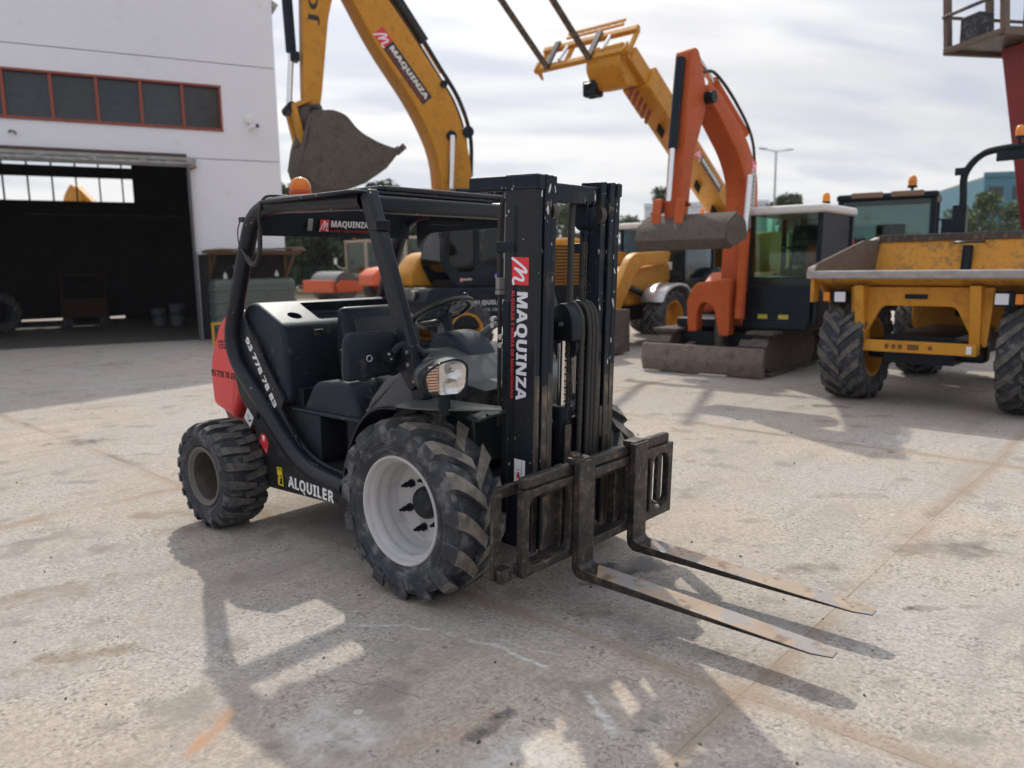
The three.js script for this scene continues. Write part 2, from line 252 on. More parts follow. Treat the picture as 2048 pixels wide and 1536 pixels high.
const M = {
  chipped: mat([1, 1, 1], .42, { specularIntensity: .6, specularColor: new THREE.Color(.55, .76, 1), map: T.chipped, bumpMap: T.bump, bumpScale: .0006 }), flecked: mat([1, 1, 1], .36, { specularIntensity: .7, map: T.flecked, bumpMap: T.bump, bumpScale: .0004 }), black: mat([1, 1, 1], .42, { specularIntensity: .6, specularColor: new THREE.Color(.55, .76, 1), map: T.black, bumpMap: T.bump, bumpScale: .0005 }),
  plate: mat([1, 1, 1], .5, { specularIntensity: .6, specularColor: new THREE.Color(.55, .76, 1), map: T.plate, bumpMap: T.bump, bumpScale: .0006 }), plastic: mat([1, 1, 1], .46, { specularIntensity: .75, specularColor: new THREE.Color(.6, .8, 1), map: T.plastic, bumpMap: T.bump, bumpScale: .0007 }), greyPlastic: mat([.075, .08, .088], .5, { bumpMap: T.bump, bumpScale: .0006 }), tealPlastic: mat([.026, .035, .036], .33, { bumpMap: T.bump, bumpScale: .0005 }),
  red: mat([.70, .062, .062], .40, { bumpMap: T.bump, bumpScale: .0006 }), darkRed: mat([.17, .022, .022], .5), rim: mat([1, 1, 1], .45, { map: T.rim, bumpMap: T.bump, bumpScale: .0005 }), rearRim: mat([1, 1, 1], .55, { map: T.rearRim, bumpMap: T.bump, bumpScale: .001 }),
  rubber: mat([1, 1, 1], .78, { map: T.rubber, bumpMap: T.bump, bumpScale: .0016 }), tread: mat([1, 1, 1], .88, { map: T.tread, bumpMap: T.bump, bumpScale: .003 }), darkTread: mat([1, 1, 1], .72, { map: T.darkTread, bumpMap: T.bump, bumpScale: .002 }),
  steel: mat([1, 1, 1], .5, { map: T.steel, bumpMap: T.bump, bumpScale: .0016, metalness: .25 }), blade: mat([1, 1, 1], .5, { map: T.blade, bumpMap: T.bump, bumpScale: .0012, metalness: .05, roughnessMap: T.wear }), rail: mat([1, 1, 1], .42, { map: T.railSteel, bumpMap: T.bump, bumpScale: .0008, metalness: .3 }),
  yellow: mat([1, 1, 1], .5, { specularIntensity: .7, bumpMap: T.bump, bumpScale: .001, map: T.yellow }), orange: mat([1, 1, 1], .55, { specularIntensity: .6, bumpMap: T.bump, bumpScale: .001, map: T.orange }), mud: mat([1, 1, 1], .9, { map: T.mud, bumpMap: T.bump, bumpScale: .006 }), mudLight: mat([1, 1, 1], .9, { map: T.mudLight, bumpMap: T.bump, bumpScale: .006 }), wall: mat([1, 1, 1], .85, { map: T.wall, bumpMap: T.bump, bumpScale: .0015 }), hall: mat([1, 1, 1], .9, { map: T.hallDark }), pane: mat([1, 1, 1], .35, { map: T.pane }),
  chrome: mat([.75, .75, .76], .16, { metalness: 1 }), silver: mat([.55, .55, .56], .35, { metalness: .9 }), hose: mat([.028, .027, .026], .6), amber: mat([.95, .36, .02], .18, { transmission: .55, thickness: 0, ior: 1.45 }), amberSolid: mat([.75, .24, .02], .35), white: mat([.75, .75, .75], .6), galv: mat([.40, .41, .40], .5, { metalness: .35, map: T.wear }), rustRed: mat([.26, .06, .042], .6, { bumpMap: T.bump, bumpScale: .001 }), wood: mat([.13, .075, .045], .8, { bumpMap: T.bump, bumpScale: .003 }),
  glass: mat([.62, .72, .70], .04, { transmission: 1, thickness: 0, ior: 1.45 }), darkGlass: mat([.20, .25, .26], .05, { transmission: 1, thickness: 0, ior: 1.45 }), greenGlass: mat([.66, .84, .76], .05, { transmission: 1, thickness: 0, ior: 1.45 }), lens: mat([.95, .95, .95], .06, { transmission: 1, thickness: 0, ior: 1.45 }),
};

// ---------------------------------------------------------------- ground: concrete slabs with dirt in the joints
const G0 = [.82, -2.65], E1 = [.742, .670], E2 = [.670, -.742], SLAB = 4.35;
const toGrid = (x, z) => [(x - G0[0]) * E1[0] + (z - G0[1]) * E1[1], (x - G0[0]) * E2[0] + (z - G0[1]) * E2[1]];
// marks on the concrete: world x, z, length, width, turn, kind
const STAINS = [
  [-4.02, -7.18, .36, .17, .2, 'oil'], [2.42, -4.08, .36, .17, -.15, 'damp'], [2.17, -4.04, .14, .07, .4, 'brown'], [1.55, -3.83, .16, .09, 0, 'damp'], [1.38, -3.80, .12, .04, .3, 'brown'], [1.62, -3.62, .2, .1, -.1, 'scuff'], [1.47, -3.52, .12, .07, .3, 'scuff'], [1.86, -3.36, .09, .03, 0, 'oil'], [2.06, -3.36, .12, .03, 0, 'brown'],
  [.62, -3.9, .2, .13, .3, 'oil'], [.5, -3.72, .14, .1, 0, 'oil'], [.34, -3.34, .1, .055, 0, 'brown'], [.72, -3.95, .22, .12, .2, 'scuff'],
  [-2.30, -3.66, .34, .13, .62, 'brown'], [-2.34, -4.25, .2, .1, .5, 'scuff'], [-2.7, -4.0, .28, .07, .5, 'scuff'], [-3.12, -5.43, .18, .03, .45, 'brown'], [-2.3, -4.9, .25, .12, .3, 'brown'], [-2.05, -4.6, .22, .12, .2, 'brown'], [-3.3, -6.6, .3, .06, .3, 'brown'], [-3.9, -4.9, .6, .06, .4, 'scuff'], [-3.05, -4.3, .5, .05, .55, 'scuff'],
  [-1.78, -3.02, .2, .07, .3, 'brown'], [-1.9, -2.9, .12, .05, .3, 'brown'], [-1.72, -3.35, .06, .035, .2, 'rust'], [-1.28, -3.86, .09, .04, .1, 'rust'], [-1.05, -2.56, .12, .06, 1.2, 'rust'], [-1.03, -2.42, .1, .1, .3, 'rust'], [-.35, -2.36, .22, .09, .8, 'rust'], [-.16, -2.48, .14, .05, .9, 'rust'], [-.08, -2.50, .15, .035, .95, 'tar'], [-.02, -2.33, .16, .09, .5, 'lime'], [.12, -2.32, .12, .1, .2, 'lime'], [.28, -2.55, .07, .025, -.8, 'lime'], [.36, -2.6, .1, .03, -.9, 'lime'], [.46, -2.5, .12, .1, .3, 'scuff'], [.42, -2.44, .05, .03, .3, 'tar'], [.62, -2.38, .16, .06, .2, 'scuff'], [1.12, -2.25, .2, .1, .1, 'scuff'], [-.62, -2.45, .2, .2, 0, 'lime'], [-.52, -3.05, .16, .1, .2, 'scuff'],
  [3.45, -8.45, .3, .12, 0, 'oil'], [1.5, -4.6, .12, .05, 0, 'brown'], [2.3, -5.1, .25, .08, 0, 'brown'], [-4.9, -9.0, .4, .1, .4, 'brown'], [-6.2, -10.2, .9, .12, .4, 'scuff'], [-5.2, -10.9, .5, .06, .4, 'brown'], [-7.2, -13.2, .9, .2, .4, 'brown'], [-5.6, -7.7, .35, .12, .3, 'brown'], [-3.5, -9.6, .5, .14, .3, 'brown'], [-4.3, -5.9, .5, .1, .4, 'scuff'],
];
const CRACKS = [[-.88, -3.32, -.33, -3.21, .008, [.55, .54, .52], .8], [-.35, -3.24, .36, -2.72, .010, [.60, .59, .57], .9], [-.33, -3.21, .25, -2.95, .006, [.5, .49, .47], .6], [.26, -2.76, .36, -2.42, .016, [.62, .60, .58], .8], [-.9, -2.9, -.2, -2.62, .006, [.13, .115, .10], .6], [-1.35, -3.7, -1.02, -4.15, .004, [.1, .09, .08], .7], [-3.3, -5.0, -2.2, -5.9, .006, [.14, .12, .1], .5], [1.2, -2.9, 2.6, -2.6, .006, [.15, .13, .11], .5], [2.0, -5.6, 4.6, -7.2, .007, [.14, .12, .1], .5], [-6.4, -11.2, -4.2, -9.8, .01, [.13, .115, .1], .6], [-8.3, -13.6, -5.2, -11.6, .01, [.12, .105, .09], .6], [-5.6, -9.3, -4.2, -8.2, .008, [.13, .115, .1], .6], [-1.0, -2.66, -1.06, -2.3, .02, [.42, .22, .11], .8]];
const KIND = { oil: [[.035, .035, .036], .9, .5], damp: [[.15, .13, .115], .85, .45], brown: [[.20, .15, .105], .7, .5], scuff: [[.21, .20, .195], .7, .52], rust: [[.38, .235, .145], .4, .5], tar: [[.022, .025, .035], .97, .35], lime: [[.58, .565, .545], .62, .5] };
for (const s of STAINS) { s.c = Math.cos(s[4]); s.s = Math.sin(s[4]); s.k = KIND[s[5]]; s.R = Math.max(s[2], s[3]) * 1.9; }
function concrete(x, z, stains, joints = 1) {                       // world position -> albedo
  const [a, b] = toGrid(x, z);
  const n1 = ff(x * .55 + 30, z * .55 + 30), n2 = ff(x * 2.7 + 11, z * 2.7 + 3), n3 = ff(x * 14 + 5, z * 14 + 9), n4 = vn(x * 70 + 7, z * 70 + 2), n5 = vn(x * 150, z * 150);
  let c = mix3([.305, .266, .231], [.415, .368, .322], n1 * .35 + n2 * .45 + n3 * .2);
  c = mix3(c, [.365, .35, .34], sstep(.48, .75, ff(x * .9 + 80, z * .9 + 60)) * .55);
  c = mix3(c, [.43, .35, .27], sstep(.5, .78, ff(x * 1.1 + 20, z * 1.1 + 90)) * .4);
  const k = .70 + .32 * n4 + .28 * n5; c = [c[0] * k, c[1] * k, c[2] * k];
  c = mix3(c, [.56, .545, .52], sstep(.74, .9, vn(x * 95 + 40, z * 95)) * .5 * sstep(.35, .6, n2));
  c = mix3(c, [.15, .13, .113], sstep(.74, .86, vn(x * 84 + 3, z * 84 + 77) * .72 + n3 * .42) * .6 * sstep(.36, .56, n2));
  const sw = ff(a * 7 + 3, b * .9 + 50); c = mix3(c, [.25, .222, .195], sstep(.56, .74, sw) * .3);
  c = mix3(c, [.19, .165, .14], sstep(.64, .78, ff(x * 4.2 + 17, z * 4.2 + 61)) * .5);
  if (stains) for (let q = 0; q < 2; q++) {                           // drips and chips with crisp edges, one per cell
    const S = q ? .21 : .55, gx = Math.floor(x / S + q * .37), gz = Math.floor(z / S), hsh = PERM[PERM[gx & 255] + (gz & 255)], h2 = PERM[hsh + 1 + q * 60], h3 = PERM[h2 + 7];
    if (hsh < (q ? 120 : 95) * sstep(.42, .6, n1)) { const ox = (gx - q * .37 + .25 + h2 / 512) * S, oz = (gz + .25 + h3 / 512) * S, R = (q ? .008 : .018) * (.4 + h2 / 160), el = .45 + h3 / 400, an = h3 * .1, dx = x - ox, dz = z - oz, u = dx * Math.cos(an) + dz * Math.sin(an), v = (dz * Math.cos(an) - dx * Math.sin(an)) / el, d = Math.sqrt(u * u + v * v) / R + (n3 - .5) * 1.1 + (n4 - .5) * .5; if (d < 1.1) c = mix3(c, h3 < 150 ? [.10, .088, .078] : h3 < 205 ? [.20, .16, .125] : [.58, .56, .53], (1 - sstep(.75, 1.1, d)) * (.35 + h2 / 600)); }
  }
  if (stains) for (const s of stains) {
    const dx = x - s[0], dz = z - s[1]; if (Math.abs(dx) > s.R || Math.abs(dz) > s.R) continue;
    const u = (dx * s.c - dz * s.s) / s[2], v = (dx * s.s + dz * s.c) / s[3], r = Math.sqrt(u * u + v * v) + (ff(x * 9 + s[0] * 3, z * 9) - .5) * 1.9 + (n4 - .5) * .5;
    const t = (1 - sstep(.35, 1.15, r)) * s.k[1]; if (t > 0) c = mix3(c, s.k[0], t * clamp(.25 + 1.5 * (n3 - .3) + .5 * (n4 - .4)));
  }
  if (stains) for (const [x0, z0, x1, z1, w, k, t0] of CRACKS) {
    const dx = x1 - x0, dz = z1 - z0, l2 = dx * dx + dz * dz, t = ((x - x0) * dx + (z - z0) * dz) / l2; if (t < 0 || t > 1) continue;
    const l = Math.sqrt(l2), off = ((x - x0) * dz - (z - z0) * dx) / l + (ff(t * l * 2.2 + x0 * 5, 3) - .5) * .13 + (ff(t * l * 11 + x0 * 5, 7) - .5) * .03, q = Math.abs(off);
    if (q < w * 3) c = mix3(c, k, (1 - sstep(w * .3, w * (1 + 1.6 * n3), q)) * t0 * sstep(.42, .6, ff(t * l * 9 + 9, z0)) * (.3 + .9 * n4) * sstep(0, .08, t) * sstep(0, .08, 1 - t));
  }
  if (joints) for (const [q, w] of [[a, b], [b, a]]) {                // brown sand swept along the joints
    const d = Math.abs(q - Math.round(q / SLAB) * SLAB), e = .05 + .10 * ff(w * 1.7 + 9, q < 0 ? 3 : 8) + .03 * (n3 - .5);
    if (d < .012) c = mix3(c, [.13, .108, .088], (1 - sstep(.001, .0035 + .004 * n4, Math.abs(d - .004 * (ff(w * 6, 5) - .5)))) * .75 * sstep(.40, .52, ff(w * 1.9 + 7, q < 0 ? 2 : 9)));
    if (d < .2) c = mix3(c, mix3([.285, .21, .148], [.15, .115, .085], sstep(.62, .72, ff(w * 1.1 + 44, 4))), (1 - sstep(e * .15, e, d + .02 * (n4 - .5))) * (.16 + .5 * sstep(.38, .64, ff(w * 1.3 + 20, q < 0 ? 12 : 17))));
  }
  return c;
}
const grainBump = grayTex(1024, 1024, (u, v) => .62 + .25 * (fbm(u * 24, v * 24, 5, 24) - .5) + .15 * grit(u, v) - .5 * pits(u, v), 1.3);
const slabBump = grainBump.clone(); slabBump.repeat.set(SLAB / 1.3, SLAB / 1.3); slabBump.needsUpdate = true;
const groundMat = (map) => mat([1, 1, 1], .92, { map, bumpMap: slabBump, bumpScale: .004 });
const ground = new THREE.Group(); ground.name = 'ground'; ground.userData.kind = 'structure'; scene.add(ground);
{
  const far = []; for (let k = 0; k < 3; k++) far.push(groundMat(colTex(512, 512, (u, v) => concrete(u * 4.35 * .742 + 40 * k + 60, v * 4.35 * .742 + 23 * k + 60, null, 0))));
  const fine = { '-1,-1': 2048, '-1,0': 2048, '0,0': 2048, '0,-1': 1024, '-2,-1': 1024, '-2,0': 1024, '-1,1': 1024, '0,1': 1024, '-3,0': 1024, '-2,1': 1024, '1,0': 512, '1,1': 1024 };
  const half = SLAB / 2, turn = Math.atan2(-E1[1], E1[0]);
  for (let i = -9; i <= 8; i++) for (let j = -3; j <= 9; j++) {
    const cx = G0[0] + (i + .5) * SLAB * E1[0] + (j + .5) * SLAB * E2[0], cz = G0[1] + (i + .5) * SLAB * E1[1] + (j + .5) * SLAB * E2[1];
    if (cz > 3.5 || cz < -36 || Math.abs(cx) > 26) continue;
    const key = i + ',' + j, n = fine[key]; let m;
    if (n) { const st = STAINS.filter((s) => Math.hypot(s[0] - cx, s[1] - cz) < 4.6); m = groundMat(colTex(n, n, (u, v) => { const a = (u - .5) * 2 * half, b = (v - .5) * 2 * half; return concrete(cx + a * E1[0] + b * E2[0], cz + a * E1[1] + b * E2[1], st); })); } else m = far[Math.floor(rnd() * 3)];
    const g = new THREE.PlaneGeometry(2 * half, 2 * half); g.rotateX(-Math.PI / 2);
    const e = shade(new THREE.Mesh(g, m)); e.name = 'concrete_slab'; e.position.set(cx, n ? 0 : rr(-.002, .002), cz); e.rotation.y = turn; ground.add(e);
  }
  const base = shade(new THREE.Mesh(new THREE.PlaneGeometry(1600, 1600).rotateX(-Math.PI / 2), mat([.30, .235, .175], .95))); base.name = 'earth'; base.position.y = -.005; ground.add(base);
}
{ // loose grit on the slabs
  const n = 380, g = new THREE.InstancedMesh(new THREE.IcosahedronGeometry(1, 0), mat([.10, .088, .078], .9), n), m = new THREE.Matrix4(), q = new THREE.Quaternion();
  for (let i = 0; i < n; i++) { const z = -2.1 - 9 * Math.pow(rnd(), 1.5), x = (rnd() - .5) * (2.2 + -z * 1.5), s = .0022 + .0065 * Math.pow(rnd(), 4); q.setFromEuler(new THREE.Euler(rnd() * 6, rnd() * 6, rnd() * 6)); m.compose(V(x, s * .35, z), q, V(s * 1.5, s * .8, s)); g.setMatrixAt(i, m); g.setColorAt(i, new THREE.Color().setScalar(rr(.5, 2.6))); }
  g.name = 'grit'; g.userData.kind = 'stuff'; tag(g, 'scattered dark grit and small stones on the concrete yard', 'grit'); g.receiveShadow = true; scene.add(g);
}
// ---------------------------------------------------------------- the forklift (x towards the forks, z towards the camera side)
const FL = thing('forklift', 'black and red rough-terrain forklift with open roll cage, tall mast and lowered forks', 'forklift', [-.091, 0, -4.04], 41.542 * Math.PI / 180 * -1);
{
  const P = FL;
  // wheels
  const f = tyreGeo(.445, .31, .262, { n: 15, h: .040, wd: .078, bend: .15, inner: -.012, drop: .05, pow: 1.25 });
  const frontWheel = (z, side) => {
    const w = sub('front_wheel', P); w.position.set(0, .437, z); if (side < 0) w.rotation.y = Math.PI; w.rotation.order = 'YXZ'; w.rotation.z = side < 0 ? .3 : .12;
    const t = shade(new THREE.Mesh(frontWheel.c ??= f.carcass.geo(), M.rubber)); t.name = 'tyre'; w.add(t);
    frontWheel.t ??= [f.tread.geo(), f.crown.geo()]; frontWheel.t.forEach((g, i) => { const tr = shade(new THREE.Mesh(g, i ? M.tread : M.rubber)); tr.name = i ? 'tread_crown' : 'tread_lugs'; w.add(tr); });
    mb().lathe([[.262, .120], [.268, .132], [.262, .140], [.250, .138], [.244, .118], [.238, .108], [.226, .098], [.222, .076], [.226, .066], [.214, .052], [.208, .022], [.212, .012], [.203, 0], [.197, -.028], [.188, -.040], [.10, -.046], [.06, -.046]], [0, 0, 0], { axis: 'z', seg: 64, smooth: true }).build('rim', M.rim, w);
    mb().lathe([[.0, -.004], [.05, -.004], [.068, -.010], [.076, -.022], [.08, -.034], [.08, -.05]], [0, 0, 0], { axis: 'z', seg: 32 }).build('hub', M.plate, w);
    for (let i = 0; i < 6; i++) { const a = i / 6 * 2 * Math.PI + .25, x = .128 * Math.cos(a), y = .128 * Math.sin(a); mb().rod([x, y, -.046], [x, y, -.026], .021, { seg: 6 }).rod([x, y, -.03], [x, y, .006], .014, { seg: 6 }).rod([x, y, 0], [x, y, .026], .008, { seg: 10 }).build('wheel_nut', M.black, w); }
    return w;
  };
  frontWheel(.545, 1); frontWheel(-.60, -1);
  const q = tyreGeo(.335, .27, .176, { n: 19, h: .030, wd: .046, bend: .03, inner: -.03, drop: .02, pow: 1, k: 6, seg: 60 });
  const rearWheel = (z, side) => {
    const w = sub('rear_wheel', P); w.position.set(-1.73, .328, z); w.rotation.y = side < 0 ? Math.PI : 0; w.rotation.y += .02;
    const t = shade(new THREE.Mesh(rearWheel.c ??= q.carcass.geo(), M.rubber)); t.name = 'tyre'; w.add(t);
    rearWheel.t ??= [q.tread.geo(), q.crown.geo()]; rearWheel.t.forEach((g, i) => { const tr = shade(new THREE.Mesh(g, i ? M.darkTread : M.rubber)); tr.name = i ? 'tread_crown' : 'tread_lugs'; w.add(tr); });
    mb().lathe([[.178, .112], [.187, .122], [.182, .131], [.168, .129], [.160, .114], [.150, .109]], [0, 0, 0], { axis: 'z', seg: 48, smooth: true }).build('rim_flange', mat([.10, .092, .08], .5, { bumpMap: T.bump, bumpScale: .001 }), w);
    mb().lathe([[.152, .109], [.143, .06], [.140, -.02], [.13, -.03], [.07, -.032], [.06, -.02], [0, -.02]], [0, 0, 0], { axis: 'z', seg: 48, smooth: true }).build('rim', M.rearRim, w);
    for (let i = 0; i < 5; i++) { const a = i / 5 * 2 * Math.PI + .6; mb().rod([.095 * Math.cos(a), .095 * Math.sin(a), -.032], [.095 * Math.cos(a), .095 * Math.sin(a), -.006], .014, { seg: 6 }).build('wheel_nut', M.black, w); }
  };
  rearWheel(.64, 1); rearWheel(-.70, -1);
  mb().box(-1.73, .33, 0, .16, .16, 1.2).build('rear_axle', M.plate, P); mb().box(0, .437, 0, .2, .2, .9, { r: .04 }).build('front_axle', M.plate, P);

  // chassis
  const side = rounded([[-1.76, 1.0, .01], [-1.69, .80, .03], [-1.56, .66, .06], [-1.48, .46, .05], [-1.44, .262, .02], [-.50, .292, .02], [-.46, .40], [-.68, .372], [-.95, .408, .1], [-1.24, .56, .05], [-1.57, .845, .04]], .01);
  const sp = mb().prof(side, .455, .515, { bevel: .006 }).build('chassis_plate', M.plate, P);
  mb().prof(side, -.66, -.60, { bevel: .006 }).build('chassis_plate', M.plate, P);
  mb().box(-.95, .36, -.07, 1.0, .16, 1.06).box(-1.45, .62, -.07, .5, .5, .9).box(-.55, .62, -.07, .6, .5, .8).build('chassis', M.black, P);
  mb().rod([-1.49, .695, .50], [-1.49, .695, .522], .022, { seg: 20 }).rod([-1.49, .695, .51], [-1.49, .695, .528], .013, { seg: 12 }).build('lock_knob', M.black, P);
  mb().box(-.75, .44, -.07, .5, .03, 1.0).build('floor_plate', M.plate, P);
  decal(P, 'white_decal', .46, .105, 512, (c, w, h) => { txt(c, 'ALQUILER', w * .01, h * .52, h * .86, '#e4e4e4', { fit: w * .97, heavy: 3 }); scratch(c, w, h, 46, 7); }, [-.965, .332, .5185], [1, -.035, 0], [0, 1, 0]);
  decal(P, 'yellow_decal', .072, .115, 128, (c, w, h) => { c.fillStyle = '#d9c21c'; c.beginPath(); c.moveTo(w * .02, h * .02); c.lineTo(w * .78, h * .0); c.lineTo(w * .98, h * .98); c.lineTo(w * .18, h * .98); c.closePath(); c.fill(); c.fillStyle = '#1c1c18'; for (let i = 0; i < 4; i++) c.fillRect(w * (.1 + .17 * i), h * .06, w * .08, h * .12); c.beginPath(); c.arc(w * .64, h * .46, w * .11, 0, 6.3); c.fill(); c.fillRect(w * .5, h * .56, w * .3, h * .2); c.fillRect(w * .42, h * .76, w * .4, h * .14); scratch(c, w, h, 14, 5); }, [-1.275, .352, .5185], [1, -.035, 0], [0, 1, 0]);
  const dia = (c, w, h, col, edge) => { c.fillStyle = edge; c.beginPath(); c.moveTo(w / 2, 0); c.lineTo(w, h / 2); c.lineTo(w / 2, h); c.lineTo(0, h / 2); c.fill(); c.fillStyle = col; c.beginPath(); c.moveTo(w / 2, h * .05); c.lineTo(w * .95, h / 2); c.lineTo(w / 2, h * .95); c.lineTo(w * .05, h / 2); c.fill(); };
  decal(P, 'hazard_decal', .118, .128, 128, (c, w, h) => { dia(c, w, h, '#d8d8d6', '#b9b9b6'); c.strokeStyle = '#222'; c.fillStyle = '#222'; c.lineWidth = 4; c.beginPath(); c.moveTo(w * .42, h * .28); c.lineTo(w * .5, h * .62); c.moveTo(w * .36, h * .38); c.lineTo(w * .46, h * .44); c.moveTo(w * .56, h * .34); c.lineTo(w * .47, h * .47); c.stroke(); c.beginPath(); c.ellipse(w * .58, h * .64, w * .15, h * .05, -.2, 0, 6.3); c.fill(); c.fillRect(w * .3, h * .66, w * .4, 3); }, [-1.59, .672, .518], [.96, .12, 0], [0, 1, 0]);
  decal(P, 'fire_decal', .108, .125, 128, (c, w, h) => { c.fillStyle = '#d3343a'; c.beginPath(); c.moveTo(w * .28, 0); c.lineTo(w * .72, h * .02); c.lineTo(w, h * .42); c.lineTo(w * .72, h); c.lineTo(0, h * .4); c.fill(); c.fillStyle = '#f0e8e6'; c.beginPath(); c.moveTo(w * .42, h * .3); c.quadraticCurveTo(w * .34, h * .16, w * .46, h * .04); c.quadraticCurveTo(w * .5, h * .12, w * .58, h * .06); c.quadraticCurveTo(w * .7, h * .2, w * .6, h * .3); c.fill(); c.fillRect(w * .38, h * .33, w * .26, h * .03); txt(c, '3', w * .62, h * .78, h * .16, '#f0e8e6'); }, [-1.435, .528, .518], [.97, .04, 0], [0, 1, 0]);

  // roll cage: two bent hoops, cross beams and the roof sheet
  const hoop = (z) => {
    mb().tube([[-.40, 1.905, z], [-.80, 1.917, z], [-1.22, 1.925, z], [-1.36, 1.905, z], [-1.455, 1.845, z], [-1.515, 1.745, z], [-1.60, 1.575, z], [-1.70, 1.36, z], [-1.762, 1.21, z], [-1.768, 1.11, z], [-1.72, 1.0, z], [-1.57, .862, z], [-1.40, .715, z], [-1.24, .577, z], [-1.10, .48, z], [-.95, .428, z], [-.66, .388, z]], .049, { n: 90, seg: 16, nocap: true }).build('cage_hoop', M.flecked, P);
    mb().tube([[-1.705, 1.27, z - .05 * Math.sign(z)], [-1.70, 1.12, z - .05 * Math.sign(z)], [-1.52, .875, z - .05 * Math.sign(z)], [-1.22, .615, z - .05 * Math.sign(z)], [-1.08, .51, z - .05 * Math.sign(z)], [-.93, .462, z - .05 * Math.sign(z)], [-.62, .43, z - .05 * Math.sign(z)]], .018, { n: 60, seg: 10 }).build('door_rail', M.black, P);
    const a = V(-.372, 1.945, z), b = V(-.01, .93, z), post = mb().beam(a.toArray(), b.toArray(), .088, .07, { r: .02, up: V(0, 0, 1) });
    post.build('front_post', M.flecked, P);
  };
  hoop(.49); hoop(-.66);
  mb().box(-1.385, 1.855, -.085, .014, .175, 1.14, { rz: -.12, r: .004 }).build('rear_cross_panel', M.black, P);
  mb().box(-.372, 1.885, -.085, .09, .085, 1.12, { r: .02 }).build('front_cross_beam', M.flecked, P);
  mb().prof(rounded([[-1.24, -.44], [-.36, -.44], [-.36, .60], [-1.24, .60]], .07), 1.940, 1.956, { bevel: .006, m: new THREE.Matrix4().makeRotationX(Math.PI / 2).multiply(new THREE.Matrix4().makeTranslation(0, 0, -3.889)) }).build('roof_sheet', M.flecked, P);
  mb().box(-.78, 1.966, .40, .82, .03, .03, { r: .012 }).box(-.78, 1.966, -.57, .82, .03, .03, { r: .012 }).box(-.375, 1.966, -.085, .03, .03, .95, { r: .012 }).build('roof_edge', M.flecked, P);
  mb().beam([-.56, 1.845, -.085], [-.52, 1.845, -.3], .012, .07).box(-.55, 1.86, -.3, .10, .07, .012).rod([-.60, 1.862, -.29], [-.60, 1.862, -.27], .012).build('roof_bracket', M.black, P);
  mb().prof(rounded([[-1.30, 1.93], [-1.30, 1.70], [-1.20, 1.80, .12], [-.38, 1.81], [-.38, 1.93]], .01, 6), -.672, -.648).build('roof_gusset', M.black, P);
  const RX = [0, 0, -1], RY = [-.12, 1, 0];
  decal(P, 'cage_decal', .40, .095, 512, (c, w, h) => { c.save(); c.transform(1, 0, -.28, 1, h * .28, 0); emblem(c, 0, h * .08, w * .17, h * .78); c.restore(); txt(c, 'MAQUINZA', w * .24, h * .36, h * .56, '#dedbd8', { fit: w * .74, skew: -.2, heavy: 3 }); txt(c, 'ALQUILER Y VENTA DE MAQUINARIA', w * .21, h * .80, h * .2, '#c22a33', { fit: w * .76, skew: -.2 }); }, [-1.372 + .006, 1.835, -.10], RX, RY);
  decal(P, 'grey_decal', .055, .075, 64, (c, w, h) => { c.fillStyle = '#8b8b88'; c.beginPath(); c.moveTo(w * .35, 0); c.lineTo(w, 0); c.lineTo(w * .65, h); c.lineTo(0, h); c.fill(); }, [-1.372 + .006, 1.84, .155], RX, RY);
  // post bracket with bolts, roof cable and small rear plug
  const br = mb().prof(rounded([[-.155, 1.18], [-.03, 1.21], [.0, 1.02], [-.045, .985], [-.11, 1.06]], .015), .525, .545, { bevel: .003 }).box(-.005, 1.055, .535, .06, .07, .03).build('post_bracket', M.flecked, P);
  mb().rod([-.055, 1.175, .54], [-.055, 1.175, .553], .009, { seg: 6 }).rod([-.05, 1.115, .54], [-.05, 1.115, .553], .011, { seg: 6 }).rod([-.005, 1.04, .545], [-.005, 1.04, .556], .009, { seg: 6 }).build('bolt', M.silver, br);
  mb().box(-.27, 1.775, .505, .05, .05, .09, { r: .004 }).build('post_lug', M.flecked, P);
  mb().tube([[-1.22, 1.985, .40], [-1.255, 1.975, .52], [-1.275, 1.90, .548], [-1.285, 1.78, .548], [-1.30, 1.68, .548], [-1.345, 1.61, .548], [-1.40, 1.60, .545], [-1.46, 1.645, .54], [-1.53, 1.70, .53]], .008, { n: 60, seg: 8 }).tube([[-1.283, 1.80, .548], [-1.30, 1.68, .548], [-1.345, 1.612, .548], [-1.40, 1.602, .545], [-1.46, 1.646, .54]], .0135, { n: 40, seg: 10 }).build('beacon_cable', M.hose, P);
  mb().box(-1.52, 1.865, .515, .05, .03, .03).tube([[-1.54, 1.86, .52], [-1.575, 1.80, .52], [-1.565, 1.70, .52], [-1.54, 1.66, .52]], .004, { n: 24, seg: 6 }).build('rear_plug', M.hose, P);
  // beacon
  const bc = sub('beacon', P); bc.position.set(-1.22, 1.955, .31);
  mb().lathe([[0, .0], [.068, .0], [.066, .035], [.058, .038], [0, .038]], [0, 0, 0]).build('beacon_base', M.black, bc);
  mb().lathe([[.062, .036], [.0645, .042], [.0645, .068], [.058, .070]], [0, 0, 0]).build('beacon_ring', mat([.55, .09, .02], .3), bc);
  mb().lathe([[.060, .068], [.0615, .085], [.058, .105], [.048, .124], [.032, .137], [.014, .143], [0, .144]], [0, 0, 0], { smooth: true }).build('beacon_dome', M.amber, bc);
  mb().lathe([[0, .04], [.03, .04], [.03, .10], [.012, .12], [0, .12]], [0, 0, 0], { seg: 16 }).build('beacon_bulb', M.amberSolid, bc);

